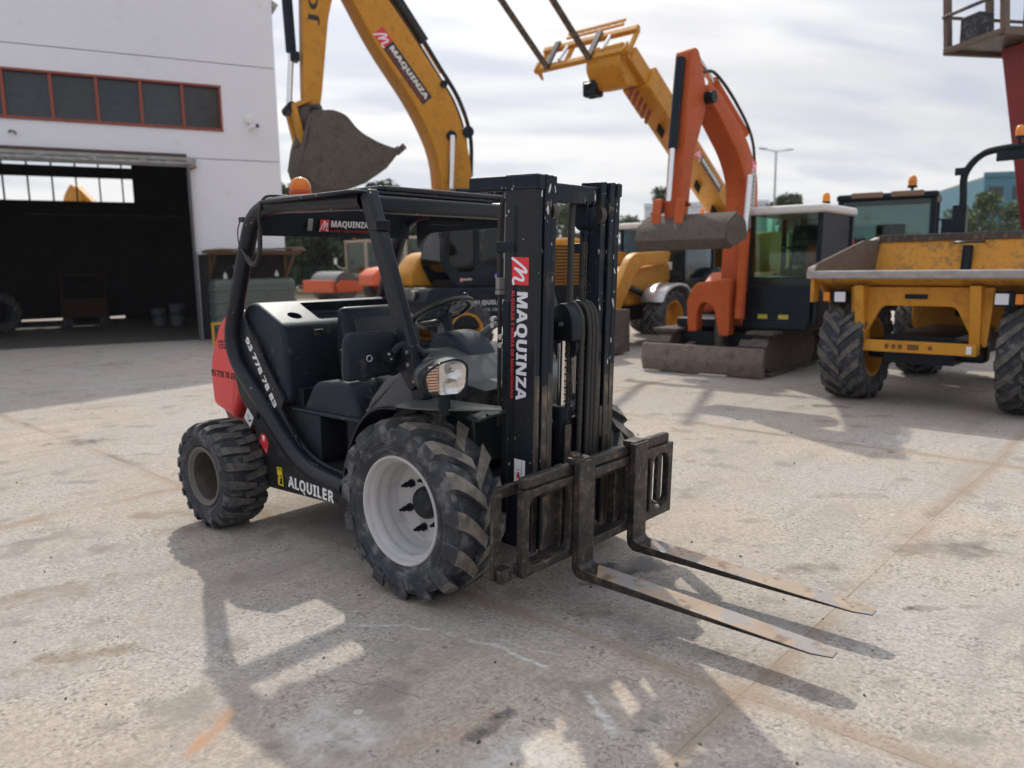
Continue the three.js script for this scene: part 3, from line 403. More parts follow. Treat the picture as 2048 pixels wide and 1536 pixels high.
  // hood behind the seat, with a drinks hole and a tray in its top
  {
    const body = prep(toCreasedNormals(new THREE.ExtrudeGeometry(profShape(rounded([[-1.77, 1.18, .04], [-1.755, 1.30, .06], [-1.66, 1.372, .05], [-1.58, 1.372, .03], [-1.285, 1.24, .055], [-1.262, 1.12, .05], [-1.262, .80, .06], [-1.30, .76, .03], [-1.60, .76, .03]], .03, 6)), { depth: .99, bevelEnabled: true, bevelSize: .035, bevelThickness: .04, bevelOffset: -.035, bevelSegments: 5 }), .6));
    body.translate(0, 0, -.59);
    const ev = new Evaluator(); ev.useGroups = false; let a = new Brush(body); a.updateMatrixWorld();
    const tray = prep(new RoundedBoxGeometry(.235, .2, .72, 3, .02)); const t = new Brush(tray); t.position.set(-1.44, 1.332, -.22); t.rotation.z = -.43; t.updateMatrixWorld();
    a = ev.evaluate(a, t, SUBTRACTION);
    const cup = new Brush(prep(new THREE.CylinderGeometry(.047, .043, .26, 28))); cup.position.set(-1.40, 1.30, .275); cup.rotation.z = -.43; cup.updateMatrixWorld(); a = ev.evaluate(a, cup, SUBTRACTION);
    const g = a.geometry; const keep = g.index ? g.toNonIndexed() : g; for (const k of Object.keys(keep.attributes)) if (!['position', 'normal', 'uv'].includes(k)) keep.deleteAttribute(k); keep.clearGroups();
    const o = shade(new THREE.Mesh(keep, M.plastic)); o.name = 'hood'; P.add(o);
  }
  const pan = mb().prof(rounded([[-1.74, 1.33], [-1.70, 1.33], [-1.30, .845], [-1.27, .80], [-1.30, .745], [-1.10, .52], [-1.22, .55], [-1.57, .84], [-1.76, 1.06], [-1.765, 1.18]], .012), .44, .472, { bevel: .005 }).build('side_panel', M.flecked, P);
  { const a = [-1.655, 1.19], b = [-1.345, .755], d = Math.hypot(b[0] - a[0], b[1] - a[1]), X = [(b[0] - a[0]) / d, (b[1] - a[1]) / d, 0];
    decal(P, 'phone_decal', .56, .06, 512, (c, w, h) => { txt(c, '\u2605', 2, h * .5, h * .6, '#d9d9d9'); txt(c, '93 778 78 83', w * .115, h * .52, h * .95, '#e2e2e2', { fit: w * .88, heavy: 3 }); scratch(c, w, h, 14, 5); }, [-1.51, .985, .4745], X, [-X[1], X[0], 0]); }
  decal(P, 'smudge', .20, .34, 256, (c, w, h) => { for (let i = 0; i < 900; i++) { const t = rnd(), x = w * (.25 + .45 * t + (rnd() - .5) * .34), y = h * (.06 + .86 * t + (rnd() - .5) * .12); if (fbm(x / 26, y / 26, 3) < .5) continue; c.fillStyle = rnd() < .8 ? 'rgba(8,8,10,.55)' : 'rgba(70,66,62,.4)'; c.beginPath(); c.ellipse(x, y, 1 + rnd() * 4, 1 + rnd() * 5, rnd() * 3, 0, 6.3); c.fill(); } }, [-1.46, 1.05, .4825], [1, 0, 0], [0, 1, 0]);
  for (const [x, y] of [[-1.715, 1.29], [-1.58, 1.13], [-1.36, .865], [-1.62, .96], [-1.20, .60]]) mb().rod([x, y, .472], [x, y, .479], .008, { seg: 6 }).build('bolt', M.rail, P);
  for (const [x, y] of [[-1.30, .35], [-1.16, .44], [-.62, .345], [-.72, .305], [-1.40, .30]]) mb().rod([x, y, .515], [x, y, .522], .008, { seg: 6 }).build('bolt', M.plate, P);
  mb().box(-1.262, 1.0, -.10, .008, .34, .05, { r: .003 }).build('hood_strap', M.black, P); mb().box(-1.27, 1.19, .20, .02, .04, .07, { r: .008 }).build('hood_latch', M.plate, P);
  mb().tube([[.30, 1.06, .52], [.18, 1.03, .50], [.06, 1.00, .50], [-.03, 1.02, .48], [-.07, 1.15, .46]], .006, { n: 30, seg: 8 }).build('lamp_cable', M.hose, P);
  for (const [z, d] of [[.12, 0], [.06, .03], [-.02, .05]]) mb().tube([[.05 + d, .86, z], [.16 + d, .80 + d, z + .02], [.26, .74, z + .05], [.30, .62, z + .06], [.24, .48, z + .03]], .013, { n: 30, seg: 8 }).build('hydraulic_hose', M.hose, P);
  // red counterweight
  mb().prof(rounded([[-1.70, 1.29, .03], [-1.86, 1.335, .12], [-2.03, 1.25, .12], [-2.165, 1.02, .05], [-2.195, .90, .03], [-2.175, .68, .05], [-1.90, .61, .03], [-1.73, .97, .02]], .03), -.60, .445, { bevel: .045, bs: 4 }).build('counterweight', M.red, P);
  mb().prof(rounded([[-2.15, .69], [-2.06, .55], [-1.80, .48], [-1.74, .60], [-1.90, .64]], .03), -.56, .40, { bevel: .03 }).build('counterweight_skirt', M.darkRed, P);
  decal(P, 'phone_decal', .315, .062, 512, (c, w, h) => { txt(c, '93 778 78 83', w * .01, h * .52, h * .9, '#15110f', { fit: w * .98, heavy: 2 }); }, [-2.005, .90, .447], [1, -.02, 0], [0, 1, 0]);
  decal(P, 'number_decal', .165, .08, 256, (c, w, h) => { txt(c, '1927', w * .04, h * .54, h * .98, '#241313', { fit: w * .9 }); c.globalCompositeOperation = 'destination-out'; c.fillRect(0, h * .42, w * .5, h * .07); c.fillRect(w * .2, 0, w * .04, h); }, [-1.975, 1.10, .447], [1, .03, 0], [0, 1, 0]);

  // seat, console, floor box
  const seat = sub('seat', P);
  mb().prof(rounded([[-1.13, .86], [-1.01, .86], [-1.00, 1.0], [-1.055, 1.31], [-1.09, 1.35], [-1.14, 1.335], [-1.16, 1.1]], .03), -.26, .17, { bevel: .045, bs: 4 }).build('backrest', M.plastic, seat);
  mb().prof(rounded([[-1.012, .93], [-.985, .93], [-1.02, 1.22], [-1.06, 1.30], [-1.075, 1.29]], .015), -.20, .10, { bevel: .012 }).build('back_pad', mat([.026, .028, .033], .6), seat);
  mb().box(-.82, .83, -.08, .5, .13, .5, { r: .05, s: 4 }).build('cushion', M.plastic, seat); mb().rod([-1.0, .955, .14], [-.58, .915, .16], .045, { seg: 18 }).ball(-.58, .915, .16, .045).build('bolster', mat([.022, .022, .025], .3), seat);
  mb().box(-.82, .72, -.08, .42, .14, .42).build('seat_base', M.black, seat);
  { const c = sub('console', P);
    mb().prof(rounded([[-1.19, .748, .01], [-1.06, .925, .05], [-.80, .955, .05], [-.72, .945, .04], [-.62, .748, .01]], .03), .10, .40, { bevel: .03, bs: 4 }).build('console_cover', M.plastic, c);
    mb().box(-.93, .752, .25, .66, .022, .36, { r: .008 }).build('console_flange', M.plastic, c);
    mb().lathe([[0, .07], [.012, .07], [.03, .045], [.038, .035], [.05, .018], [.058, 0], [0, 0]], [-.80, .95, .25]).build('lever_boot', mat([.03, .03, .032], .6), c);
    mb().rod([-.93, .93, .25], [-.945, 1.10, .26], .007).lathe([[0, 0], [.024, 0], [.026, .006], [.015, .013], [0, .014]], [-.945, 1.10, .26]).rod([-.80, 1.0, .25], [-.79, 1.09, .25], .008).build('lever', M.black, c); }
  mb().prof(rounded([[-1.33, .74, .01], [-.98, .74, .01], [-.98, .44, .01], [-1.06, .45, .01], [-1.20, .565, .01]], .01), .06, .42, { bevel: .005 }).box(-.82, .60, .10, .34, .28, .3).build('footwell_box', M.black, P);

  // dash, column and steering wheel
  mb().prof(rounded([[-.44, .60], [-.43, .86, .03], [-.30, 1.14, .06], [-.22, 1.16, .04], [.04, 1.02, .03], [.12, .955, .03], [.14, .60]], .02), -.55, .30, { bevel: .025, bs: 4 }).build('cowl', M.tealPlastic, P);
  mb().prof(rounded([[-.50, .80], [-.47, 1.08, .1], [-.40, 1.21, .05], [-.30, 1.235, .06], [-.18, 1.19, .06], [-.10, 1.075, .02], [-.16, .95]], .03), -.17, .08, { bevel: .04, bs: 5 }).build('column_shroud', M.plastic, P);
  mb().rod([-.24, 1.20, -.16], [-.20, 1.25, -.22], .02).ball(-.20, 1.25, -.22, .022).build('column_knob', M.greyPlastic, P);
  { const s = sub('steering_wheel', P); s.position.set(-.455, 1.325, -.075); s.rotation.z = .46;
    const ring = new THREE.TorusGeometry(.170, .0155, 14, 56); ring.rotateX(Math.PI / 2); mb().add(ring).build('wheel_rim', mat([.018, .02, .02], .32), s);
    for (const a of [.35, 2.35, 4.5]) mb().beam([.03 * Math.cos(a), -.02, .03 * Math.sin(a)], [.164 * Math.cos(a), -.004, .164 * Math.sin(a)], .02, .011).build('spoke', M.plastic, s);
    mb().lathe([[0, .012], [.03, .01], [.042, -.005], [.045, -.03], [.03, -.05], [.022, -.14], [0, -.14]], [0, 0, 0]).build('wheel_hub', M.plastic, s); mb().rod([.06, .012, -.15], [.06, .05, -.15], .009).ball(.06, .062, -.15, .02).build('wheel_knob', M.black, s); }
  mb().box(-.30, 1.14, .3, .02, .16, .02).box(-.33, 1.225, .3, .05, .045, .02).build('dash_lever', M.black, P);
  // inner arch, fender, headlight, mirror
  mb().prof(rounded([[-.53, .80], [-.47, .90, .08], [-.34, 1.02, .08], [-.24, 1.045, .05], [-.20, 1.12, .03], [-.06, 1.13, .05], [.02, 1.04, .05], [.04, .93]], .03), .28, .455, { bevel: .025, bs: 4 }).build('inner_arch', M.greyPlastic, P);
  { const arc = [], inn = []; for (let i = 0; i <= 20; i++) { const a = 3.10 - i / 20 * 1.55; arc.push([.02 + .575 * Math.cos(a), .36 + .58 * Math.sin(a)]); inn.push([.02 + .563 * Math.cos(a), .36 + .568 * Math.sin(a)]); }
    const r = (z0, z1) => mb().prof([...arc, ...inn.reverse()], z0, z1, { crease: 1 });
    const fe = sub('fender', P);
    const g = r(.44, .70); for (const q2 of g.g) { const p = q2.attributes.position; for (let i = 0; i < p.count; i++) { const x = p.getX(i), z = p.getZ(i); if (z > .6) p.setZ(i, .60 + .10 * sstep(-.55, 0, x)); } q2.computeVertexNormals(); }
    g.build('fender_arch', M.black, fe);
    mb().prof(rounded([[-.10, -.44, .01], [-.02, -.705, .03], [.10, -.70, .08], [.24, -.64, .05], [.46, -.50, .008], [.40, -.44, .02]], .01), 0, .008, { bevel: .002, m: new THREE.Matrix4().makeTranslation(0, .940, 0).multiply(EU(-Math.PI / 2, 0, .05)) }).build('fender_top', mat([.075, .085, .08], .3, { bumpMap: T.bump, bumpScale: .002 }), fe);
    mb().rod([-.575, .40, .46], [-.575, .37, .46], .02).beam([-.56, .37, .44], [-.56, .30, .44], .03, .02).build('fender_stay', M.black, fe);
    mb().prof([...arc.map((p) => [p[0], p[1]]), ...arc.map((p) => [.02 + (p[0] - .02) * .97, .36 + (p[1] - .36) * .97]).reverse()], -.82, -.56, { crease: 1 }).build('fender_arch', M.black, fe); }
  { const h = sub('headlight', P); h.position.set(.315, 1.095, .655); h.rotation.y = -.32; h.rotation.z = -.06; h.scale.setScalar(1.1);
    const lens = rounded([[.104, .012, .05], [.075, -.066, .03], [-.06, -.074, .035], [-.092, -.04, .03], [-.096, .045, .03], [-.05, .074, .04], [.03, .062, .05]], .03, 5);   // z (outwards), y
    const turn = new THREE.Matrix4().makeRotationY(-Math.PI / 2).multiply(new THREE.Matrix4().makeScale(1, 1, 1));   // shape x -> z, extrude along -x... kept solid
    const R = (k, z0, z1, o) => mb().prof(lens.map((p) => [p[0] * k, p[1] * k]), z0, z1, { ...o, m: new THREE.Matrix4().makeBasis(V(0, 0, 1), V(0, 1, 0), V(-1, 0, 0)) });
    R(1.06, -.008, .045, { holes: [lens.map((p) => [p[0] * .99, p[1] * .99])], bevel: .003, bs: 1 }).build('headlight_bezel', M.black, h);
    mb().prof(lens.map((p) => [p[0] * 1.0, p[1] * 1.0]), .034, .15, { bevel: .05, bs: 5, m: new THREE.Matrix4().makeBasis(V(0, 0, 1), V(0, 1, 0), V(-1, 0, 0)) }).build('headlight_shell', M.tealPlastic, h);
    const bp = [], inL = (X, Y) => { let q = false; for (let i = 0, j = lens.length - 1; i < lens.length; j = i++) { const [a, b] = [lens[i][0] * .985, lens[i][1] * .985], [c, d] = [lens[j][0] * .985, lens[j][1] * .985]; if ((b > Y) !== (d > Y) && X < (c - a) * (Y - b) / (d - b) + a) q = !q; } return q; };
    const dep = (X, Y) => { const k = (c, d, r, e) => { const q = ((X - c) ** 2 + (Y - d) ** 2) / (r * r); return q < 1 ? e * (1 - q) : 0; }; return .006 - Math.max(k(-.035, .03, .048, .022), k(-.022, -.036, .042, .02), k(-.02, 0, .09, .008)) + .0003 * Math.sin(Y * 260 + X * 60); };
    for (let i = 0; i < 40; i++) for (let j = 0; j < 40; j++) { const X = -.1 + i * .0035, Y = -.08 + j * .004, q = [[X, Y], [X + .0035, Y], [X + .0035, Y + .004], [X, Y + .004]]; if (q.every(([x, y]) => inL(x, y) && x < .027)) { const P3 = q.map(([x, y]) => [dep(x, y), y, x]); bp.push(...P3[0], ...P3[1], ...P3[2], ...P3[0], ...P3[2], ...P3[3]); } }
    const bg = new THREE.BufferGeometry(); bg.setAttribute('position', new THREE.Float32BufferAttribute(bp, 3)); bg.computeVertexNormals(); mb().add(bg).build('headlight_reflector', mat([.72, .72, .73], .2, { metalness: 1 }), h); mb().ball(-.004, .028, -.035, .009, { seg: 12, seg2: 8 }).build('headlight_bulb', M.silver, h);
    const rib = mb(); for (let i = 0; i < 9; i++) rib.box(.002, .046 - i * .0115, .058 - Math.abs(i - 4) * .0025, .004, .0085, .05, { r: .002 }); rib.build('indicator', mat([.66, .42, .30], .15, { metalness: .55 }), h);
    mb().box(.002, 0, .028, .012, .125, .006).build('lens_divider', M.silver, h);
    R(.985, -.012, .0, { bevel: .005 }).build('headlight_lens', M.lens, h);
    mb().rod([-.05, -.16, -.02], [-.05, -.05, -.02], .025).box(-.08, -.06, -.08, .12, .07, .06).build('headlight_stay', M.black, h); }
  { const m = sub('mirror', P); m.position.set(-.215, 1.165, .645); m.rotation.y = -.18; m.rotation.z = .03;
    const s = rounded([[-.155, -.125, .045], [.145, -.105, .05], [.155, .10, .06], [-.135, .115, .06]], .05, 6), B = new THREE.Matrix4().makeBasis(V(0, 0, -1), V(0, 1, 0), V(1, 0, 0));
    mb().prof(s, -.014, .03, { bevel: .02, bs: 4, m: B }).build('mirror_shell', M.plastic, m); mb().prof(s.map((p) => [p[0] * .93, p[1] * .93]), -.02, -.013, { m: B }).build('mirror_glass', M.chrome, m);
    mb().rod([.02, -.01, -.06], [.085, -.012, -.06], .036, { r2: .033, seg: 24 }).build('mirror_socket', M.black, m); mb().rod([.086, -.0, -.055], [.09, 0, -.055], .006).rod([.086, -.025, -.066], [.09, -.025, -.066], .005).build('bolt', M.silver, m);
    mb().tube([[.075, .0, -.085], [.085, .03, -.12], [.10, .035, -.16], [.12, .005, -.20], [.15, -.02, -.22]], .022, { n: 30 }).build('mirror_arm', M.black, m);
    const ring = new THREE.TorusGeometry(.014, .003, 8, 20); mb().add(ring, new THREE.Matrix4().makeRotationY(Math.PI / 2).setPosition(.034, -.018, .02)).build('ring_mark', M.silver, m); }
  mb().box(.33, .90, .40, .08, .012, .22, { rz: -.12, rx: .1 }).box(.36, .90, .36, .03, .012, .16, { rz: -.3 }).build('step_bracket', M.tealPlastic, P);
  mb().box(.13, .93, .18, .16, .13, .24, { rz: -.15 }).build('nose_plate', M.plate, P);
  decal(P, 'type_plate', .10, .085, 128, (c, w, h) => { c.strokeStyle = '#8d8d8d'; c.lineWidth = 2; c.strokeRect(3, 3, w - 6, h - 6); c.fillStyle = '#8d8d8d'; for (let i = 0; i < 4; i++) { c.fillRect(w * .1, h * (.42 + i * .13), w * .5, 2); } c.fillRect(w * .62, h * .38, 2, h * .5); txt(c, 'MANITOU', w * .14, h * .22, h * .18, '#9a9a9a', { fit: w * .7 }); }, [.215, .945, .20], [0, 0, -1], [-.15, 1, 0]);

  // ------------------------------------------------ mast, carriage and forks, leaning 2.1 degrees forwards
  const B = new THREE.Matrix4().makeTranslation(.505, .24, 0).multiply(EU(0, 0, -2.115 * Math.PI / 180));   // local origin at the foot of the mast
  const mm = () => mb(B); const top = 1.715;
  for (const s of [1, -1]) {
    const nm = ['outer_mast_rail', 'middle_mast_rail', 'inner_mast_rail'];
    [[.276, .319, -.185, 0, 0], [.224, .268, -.15, .004, 0], [.168, .214, -.13, -.008, -.012]].forEach(([a, b, x0, x1, dy], i) => {
      const z = s * (a + b) / 2, w = b - a, r = mm();
      if (i) r.box((x0 + x1) / 2, top / 2 + dy / 2 + .01, s * (b - .008), x1 - x0, top - dy, .016, { r: .003 }); else mm().box((x0 + x1) / 2, top / 2 + .01, s * (b - .008), x1 - x0, top, .016, { r: .003 }).build('outer_mast_web', M.flecked, P);
      r.box(x1 - .009, top / 2 + dy / 2 + .01, z, .018, top - dy - .004, w - .004, { r: .006 }); r.box(x0 + .009, top / 2 + .01, z, .018, top - .004, w - .004, { r: .004 });
      r.build(nm[i], M.chipped, P);
      mm().box(x1 - .002, .42 - (i === 1 ? .05 : 0), z, .008, .84, w * .82, { r: .003 }).build('worn_strip', M.rail, P);
    });
    for (const [z, y] of [[.243, 1.60], [.185, 1.57]]) mm().rod([-.045, y, s * (z - .02)], [-.045, y, s * (z + .018)], .05, { seg: 28 }).build('mast_roller', M.rail, P);
    mm().box(-.20, 1.69, s * .30, .42, .065, .045, { r: .008 }).build('mast_arm', M.chipped, P);
    mm().box(-.17, 1.41, s * .29, .14, .05, .06).box(-.12, .9, s * .305, .03, 1.4, .03).build('mast_bracket', M.black, P);
    mm().box(-.17, .62, s * .30, .04, 1.1, .05).build('mast_pipe_guard', M.black, P);
    mm().box(-.10, .30, s * .24, .18, .5, .12).build('mast_foot', M.black, P);
  }
  mm().box(-.40, 1.69, 0, .05, .065, .62, { r: .008 }).build('mast_yoke', M.chipped, P);
  mm().box(-.055, 1.655, 0, .06, .085, .40, { r: .008 }).build('mast_crosshead', M.chipped, P);
  mm().box(-.10, 1.02, 0, .04, .12, .40).build('mast_cross_member', M.black, P); mm().box(-.12, .5, 0, .04, .14, .52).build('mast_cross_member', M.black, P);
  mm().box(-.09, .18, 0, .12, .1, .56).build('mast_cross_member', M.black, P);
  { const p = sub('lift_pulley', P); mm().lathe([[0, -.018], [.055, -.018], [.06, -.014], [.048, -.006], [.048, .006], [.06, .014], [.055, .018], [0, .018]], [-.05, 1.55, -.10], { axis: 'z' }).build('pulley_wheel', M.black, p); mm().box(-.05, 1.57, -.075, .07, .12, .012).box(-.05, 1.57, -.125, .07, .12, .012).rod([-.05, 1.50, -.10], [-.05, 1.44, -.10], .014).ball(-.05, 1.485, -.10, .02).build('pulley_fork', M.black, p); }
  const chain = (x, z, y0, y1) => { const c = mm(); for (let y = y0, i = 0; y < y1; y += .0165, i++) { const o = i % 2 ? .011 : .007; c.box(x, y, z - o, .017, .021, .004, { r: 0 }); c.box(x, y, z + o, .017, .021, .004, { r: 0 }); if (i % 2) c.rod([x, y + .008, z - .016], [x, y + .008, z + .016], .0055, { seg: 6 }); } c.build('lift_chain', M.rail, P); };
  chain(-.03, -.075, .42, 1.44); chain(-.02, .035, .36, 1.05); chain(-.02, -.155, .36, 1.05);
  mm().tube([[-.06, 1.64, -.015], [-.055, 1.58, -.005], [-.045, 1.46, .012], [-.04, 1.2, .015], [-.04, 1.0, .015], [-.04, .8, .015]], .016, { n: 40 }).build('mast_hose', M.hose, P);
  { const h = sub('hose_block', P); mm().prof(rounded([[-.10, .98], [-.10, 1.12], [-.03, 1.17, .05], [.03, 1.10, .05], [.035, .98]], .02), -.02, .085, { bevel: .006 }).build('hose_block_plate', M.black, h);
    for (const z of [-.06, -.09, -.12, .0]) mm().tube([[-.12, .98, z], [-.10, 1.10, z], [-.05, 1.155, z], [0, 1.13, z], [.022, 1.05, z], [.024, .9, z], [.02, .4, z - .005]], .0125, { n: 50, seg: 10 }).build('mast_hose', M.hose, h);
    mm().rod([-.03, 1.06, -.02], [-.03, 1.06, .10], .010).build('bolt', M.silver, h); mm().lathe([[0, -.012], [.055, -.012], [.055, .012], [0, .012]], [-.03, .95, .03], { axis: 'z' }).build('pulley_wheel', M.black, h); }
  mm().rod([-.06, .05, .03], [-.06, .62, .03], .042, { seg: 24 }).rod([-.06, .6, .03], [-.06, .66, .03], .05, { seg: 24 }).build('lift_cylinder', M.black, P); mm().rod([-.06, .62, .03], [-.06, .98, .03], .026, { seg: 20 }).rod([-.09, .7, -.10], [-.09, .95, -.10], .012).build('lift_rod', M.chrome, P);
  mm().box(-.01, .55, -.25, .02, .16, .09).box(.0, .35, -.275, .02, .07, .05).box(.002, .45, .06, .012, .26, .05).build('mast_shim', M.rail, P);
  // hoses and pipes behind the mast
  for (const [dx, dz] of [[0, 0], [.02, .03]]) mm().tube([[-.24 + dx, 1.66, .20 + dz], [-.285 + dx, 1.64, .20 + dz], [-.31 + dx, 1.55, .20 + dz], [-.315 + dx, 1.35, .20 + dz], [-.315 + dx, 1.27, .20 + dz]], .0135, { n: 36, seg: 10 }).rod([-.315 + dx, 1.27, .20 + dz], [-.315 + dx, 1.21, .20 + dz], .019).rod([-.315 + dx, 1.23, .20 + dz], [-.313 + dx, .55, .20 + dz], .008).build('hydraulic_hose', M.hose, P);
  for (const dx of [0, .02]) mm().rod([-.315 + dx, 1.27, .20 + dx * 1.5], [-.315 + dx, 1.215, .20 + dx * 1.5], .0195, { seg: 12 }).rod([-.315 + dx, 1.21, .20 + dx * 1.5], [-.315 + dx, 1.19, .20 + dx * 1.5], .021, { seg: 6 }).build('hose_fitting', M.galv, P);
  mm().rod([-.245, 1.62, .24], [-.245, 1.40, .24], .010).rod([-.245, 1.40, .24], [-.245, 1.36, .24], .016, { seg: 6 }).rod([-.245, 1.36, .24], [-.245, 1.27, .24], .012).rod([-.245, 1.66, .24], [-.245, 1.63, .24], .016).build('hydraulic_pipe', M.galv, P);
  for (const [y, x] of [[1.075, -.30], [1.045, -.30], [.995, -.25], [.955, -.25]]) mm().rod([x, y, .25], [x, y, .275], .013, { seg: 12 }).build('pipe_clamp', M.silver, P);
  // stickers on the mast side
  const D = V(0, -1, 0).transformDirection(B).toArray(), U = V(1, 0, 0).transformDirection(B).toArray(), at = (x, y, z) => V(x, y, z).applyMatrix4(B).toArray();
  decal(P, 'mast_decal', .645, .105, 1024, (c, w, h) => { emblem(c, 0, h * .0, w * .19, h * .94); txt(c, 'MAQUINZA', w * .228, h * .345, h * .78, '#dcdde6', { fit: w * .772, heavy: 5 }); txt(c, 'ALQUILER Y VENTA DE MAQUINARIA', w * .228, h * .86, h * .24, '#d8323c', { fit: w * .77 }); }, at(-.092, 1.045, .3205), D, U);
  decal(P, 'warning_decal', .115, .066, 256, (c, w, h) => { c.fillStyle = '#dcdce0'; c.fillRect(0, 0, w, h); c.strokeStyle = '#181818'; c.lineWidth = 5; c.beginPath(); c.moveTo(w * .08, h * .32); c.lineTo(w * .94, h * .32); c.moveTo(w * .42, h * .34); c.lineTo(w * .42, h * .82); c.stroke(); c.fillStyle = '#c2222a'; c.beginPath(); c.arc(w * .70, h * .62, h * .17, 0, 6.3); c.fill(); for (const a of [.6, 2.2, 3.9, 5.5]) { c.save(); c.translate(w * .70, h * .62); c.rotate(a); c.fillRect(0, -4, h * .34, 9); c.restore(); } c.fillStyle = '#181818'; c.beginPath(); c.arc(w * .56, h * .62, h * .08, 0, 6.3); c.fill(); c.fillRect(w * .86, h * .2, w * .08, h * .3); }, at(-.075, .385, .3205), D, U);
  // carriage
  const C0 = -.052, plate = (holes, z0, z1, y0, y1, x0, x1, bev = .004) => mb(B).prof([[z0, y0], [z1, y0], [z1, y1], [z0, y1]], x0, x1, { holes, bevel: bev, m: new THREE.Matrix4().makeBasis(V(0, 0, 1), V(0, 1, 0), V(-1, 0, 0)).premultiply(new THREE.Matrix4().makeTranslation(0, 0, 0)) });
  const fz = [.165, -.295];
  const hole = (a, b, c, d, r) => rounded([[a, c], [a, d], [b, d], [b, c]], r, 5);
  // shapes lie in z-y; thickness runs backwards from x = -x0
  const cf = plate([hole(.235, .528, .048, .358, .055), hole(-.235, .10, .05, .352, .04), hole(-.448, -.365, .05, .345, .012), hole(-.632, -.472, .05, .350, .07)], C0 - .619, C0 + .619, .008, .392, -.165, -.125); cf.build('carriage_frame', M.steel, P);
  mb(B).beam([.128, .418, C0 + .60], [.128, .418, C0 - .60], .055, .045, { r: .014, up: V(1, 0, 0) }).build('carriage_top_bar', M.steel, P);
  mb(B).beam([.118, .37, C0 + .59], [.118, .37, C0 - .59], .03, .035, { r: .006 }).beam([.115, .025, C0 + .60], [.115, .025, C0 - .60], .06, .05, { r: .008 }).build('carriage_rail', M.steel, P);
  for (const s of [1, -1]) { mb(B).box(.085, .20, s * .655, .022, .38, .05, { r: .004 }).box(.10, .03, s * .63, .06, .06, .07).build('sideshift_post', M.steel, P); mb(B).box(.09, .22, s * .22, .05, .42, .05).box(.06, .38, s * .38, .03, .05, .5).build('carriage_upright', M.steel, P); }
  mb(B).rod([.085, .33, .35], [.085, .33, -.35], .026).rod([.085, .335, .1], [.085, .335, -.3], .034).build('sideshift_cylinder', M.steel, P);
  for (const [z, w] of [[.24, .18], [-.26, .12]]) mb(B).box(.07, .2, z, .02, .32, w).build('carriage_back_plate', M.rail, P);
  mb(B).rod([.128, .43, .17], [.128, .47, .17], .014).lathe([[0, .02], [.024, .02], [.026, .008], [.018, 0], [0, 0]], [.128, .465, .17]).build('lock_pin', M.rail, P);
  // forks
  for (const z of fz) {
    const pr = [[.168, .462], [.202, .462], [.206, .03]]; for (let i = 1; i <= 5; i++) { const a = i / 5 * Math.PI / 2; pr.push([.206 + .034 * (1 - Math.cos(a)), .0 + .03 * (1 - Math.sin(a)) - .045]); }
    const L0 = .24, L1 = 1.345; for (let i = 1; i <= 16; i++) { const t = i / 16; pr.push([lerp(L0, L1, t), -.045 - .012 * t - .0 * t]); }
    for (let i = 16; i >= 1; i--) { const t = i / 16; pr.push([lerp(L0, L1, t), -.057 - .026 * (1 - t) - .006]); }
    for (let i = 0; i <= 5; i++) { const a = i / 5 * Math.PI / 2; pr.push([.222 - .054 * Math.sin(a), -.035 - .054 * Math.cos(a)]); }
    const k = mb().prof(pr, z - .06, z + .06, { bevel: .004, bs: 2, crease: .8 }); for (const g of k.g) { const p = g.attributes.position; for (let i = 0; i < p.count; i++) { const x = p.getX(i); if (x > .95) { const t = (x - .95) / .4, wq = 1 - .12 * t - (t > .8 ? .46 * Math.pow((t - .8) / .2, 2) : 0); p.setZ(i, z + (p.getZ(i) - z) * wq); } } g.computeVertexNormals(); g.applyMatrix4(B); }
    const pos = k.g[0]; const up = [], rest = []; // worn upper face of the blade apart from the dark flanks
    { const p = pos.attributes.position.array, n = pos.attributes.normal.array, u = pos.attributes.uv.array; for (let i = 0; i < p.length / 9; i++) { const ny = (n[i * 9 + 1] + n[i * 9 + 4] + n[i * 9 + 7]) / 3, x = p[i * 9]; (ny > .5 && x > .80 ? up : rest).push(i); } 
      const pick = (l) => { const g = new THREE.BufferGeometry(); for (const [key, src, w] of [['position', p, 9], ['normal', n, 9], ['uv', u, 6]]) { const a = new Float32Array(l.length * w); l.forEach((t, j) => a.set(src.subarray(t * w, t * w + w), j * w)); g.setAttribute(key, new THREE.BufferAttribute(a, w / 3)); } return g; };
      const fk = sub('fork', P), a = shade(new THREE.Mesh(pick(rest), M.steel)); a.name = 'fork_body'; fk.add(a); const b = shade(new THREE.Mesh(pick(up), M.blade)); b.name = 'fork_face'; fk.add(b);
      mb(B).box(.155, .455, z, .07, .03, .11).build('fork_hook', M.steel, fk); }
  }
}
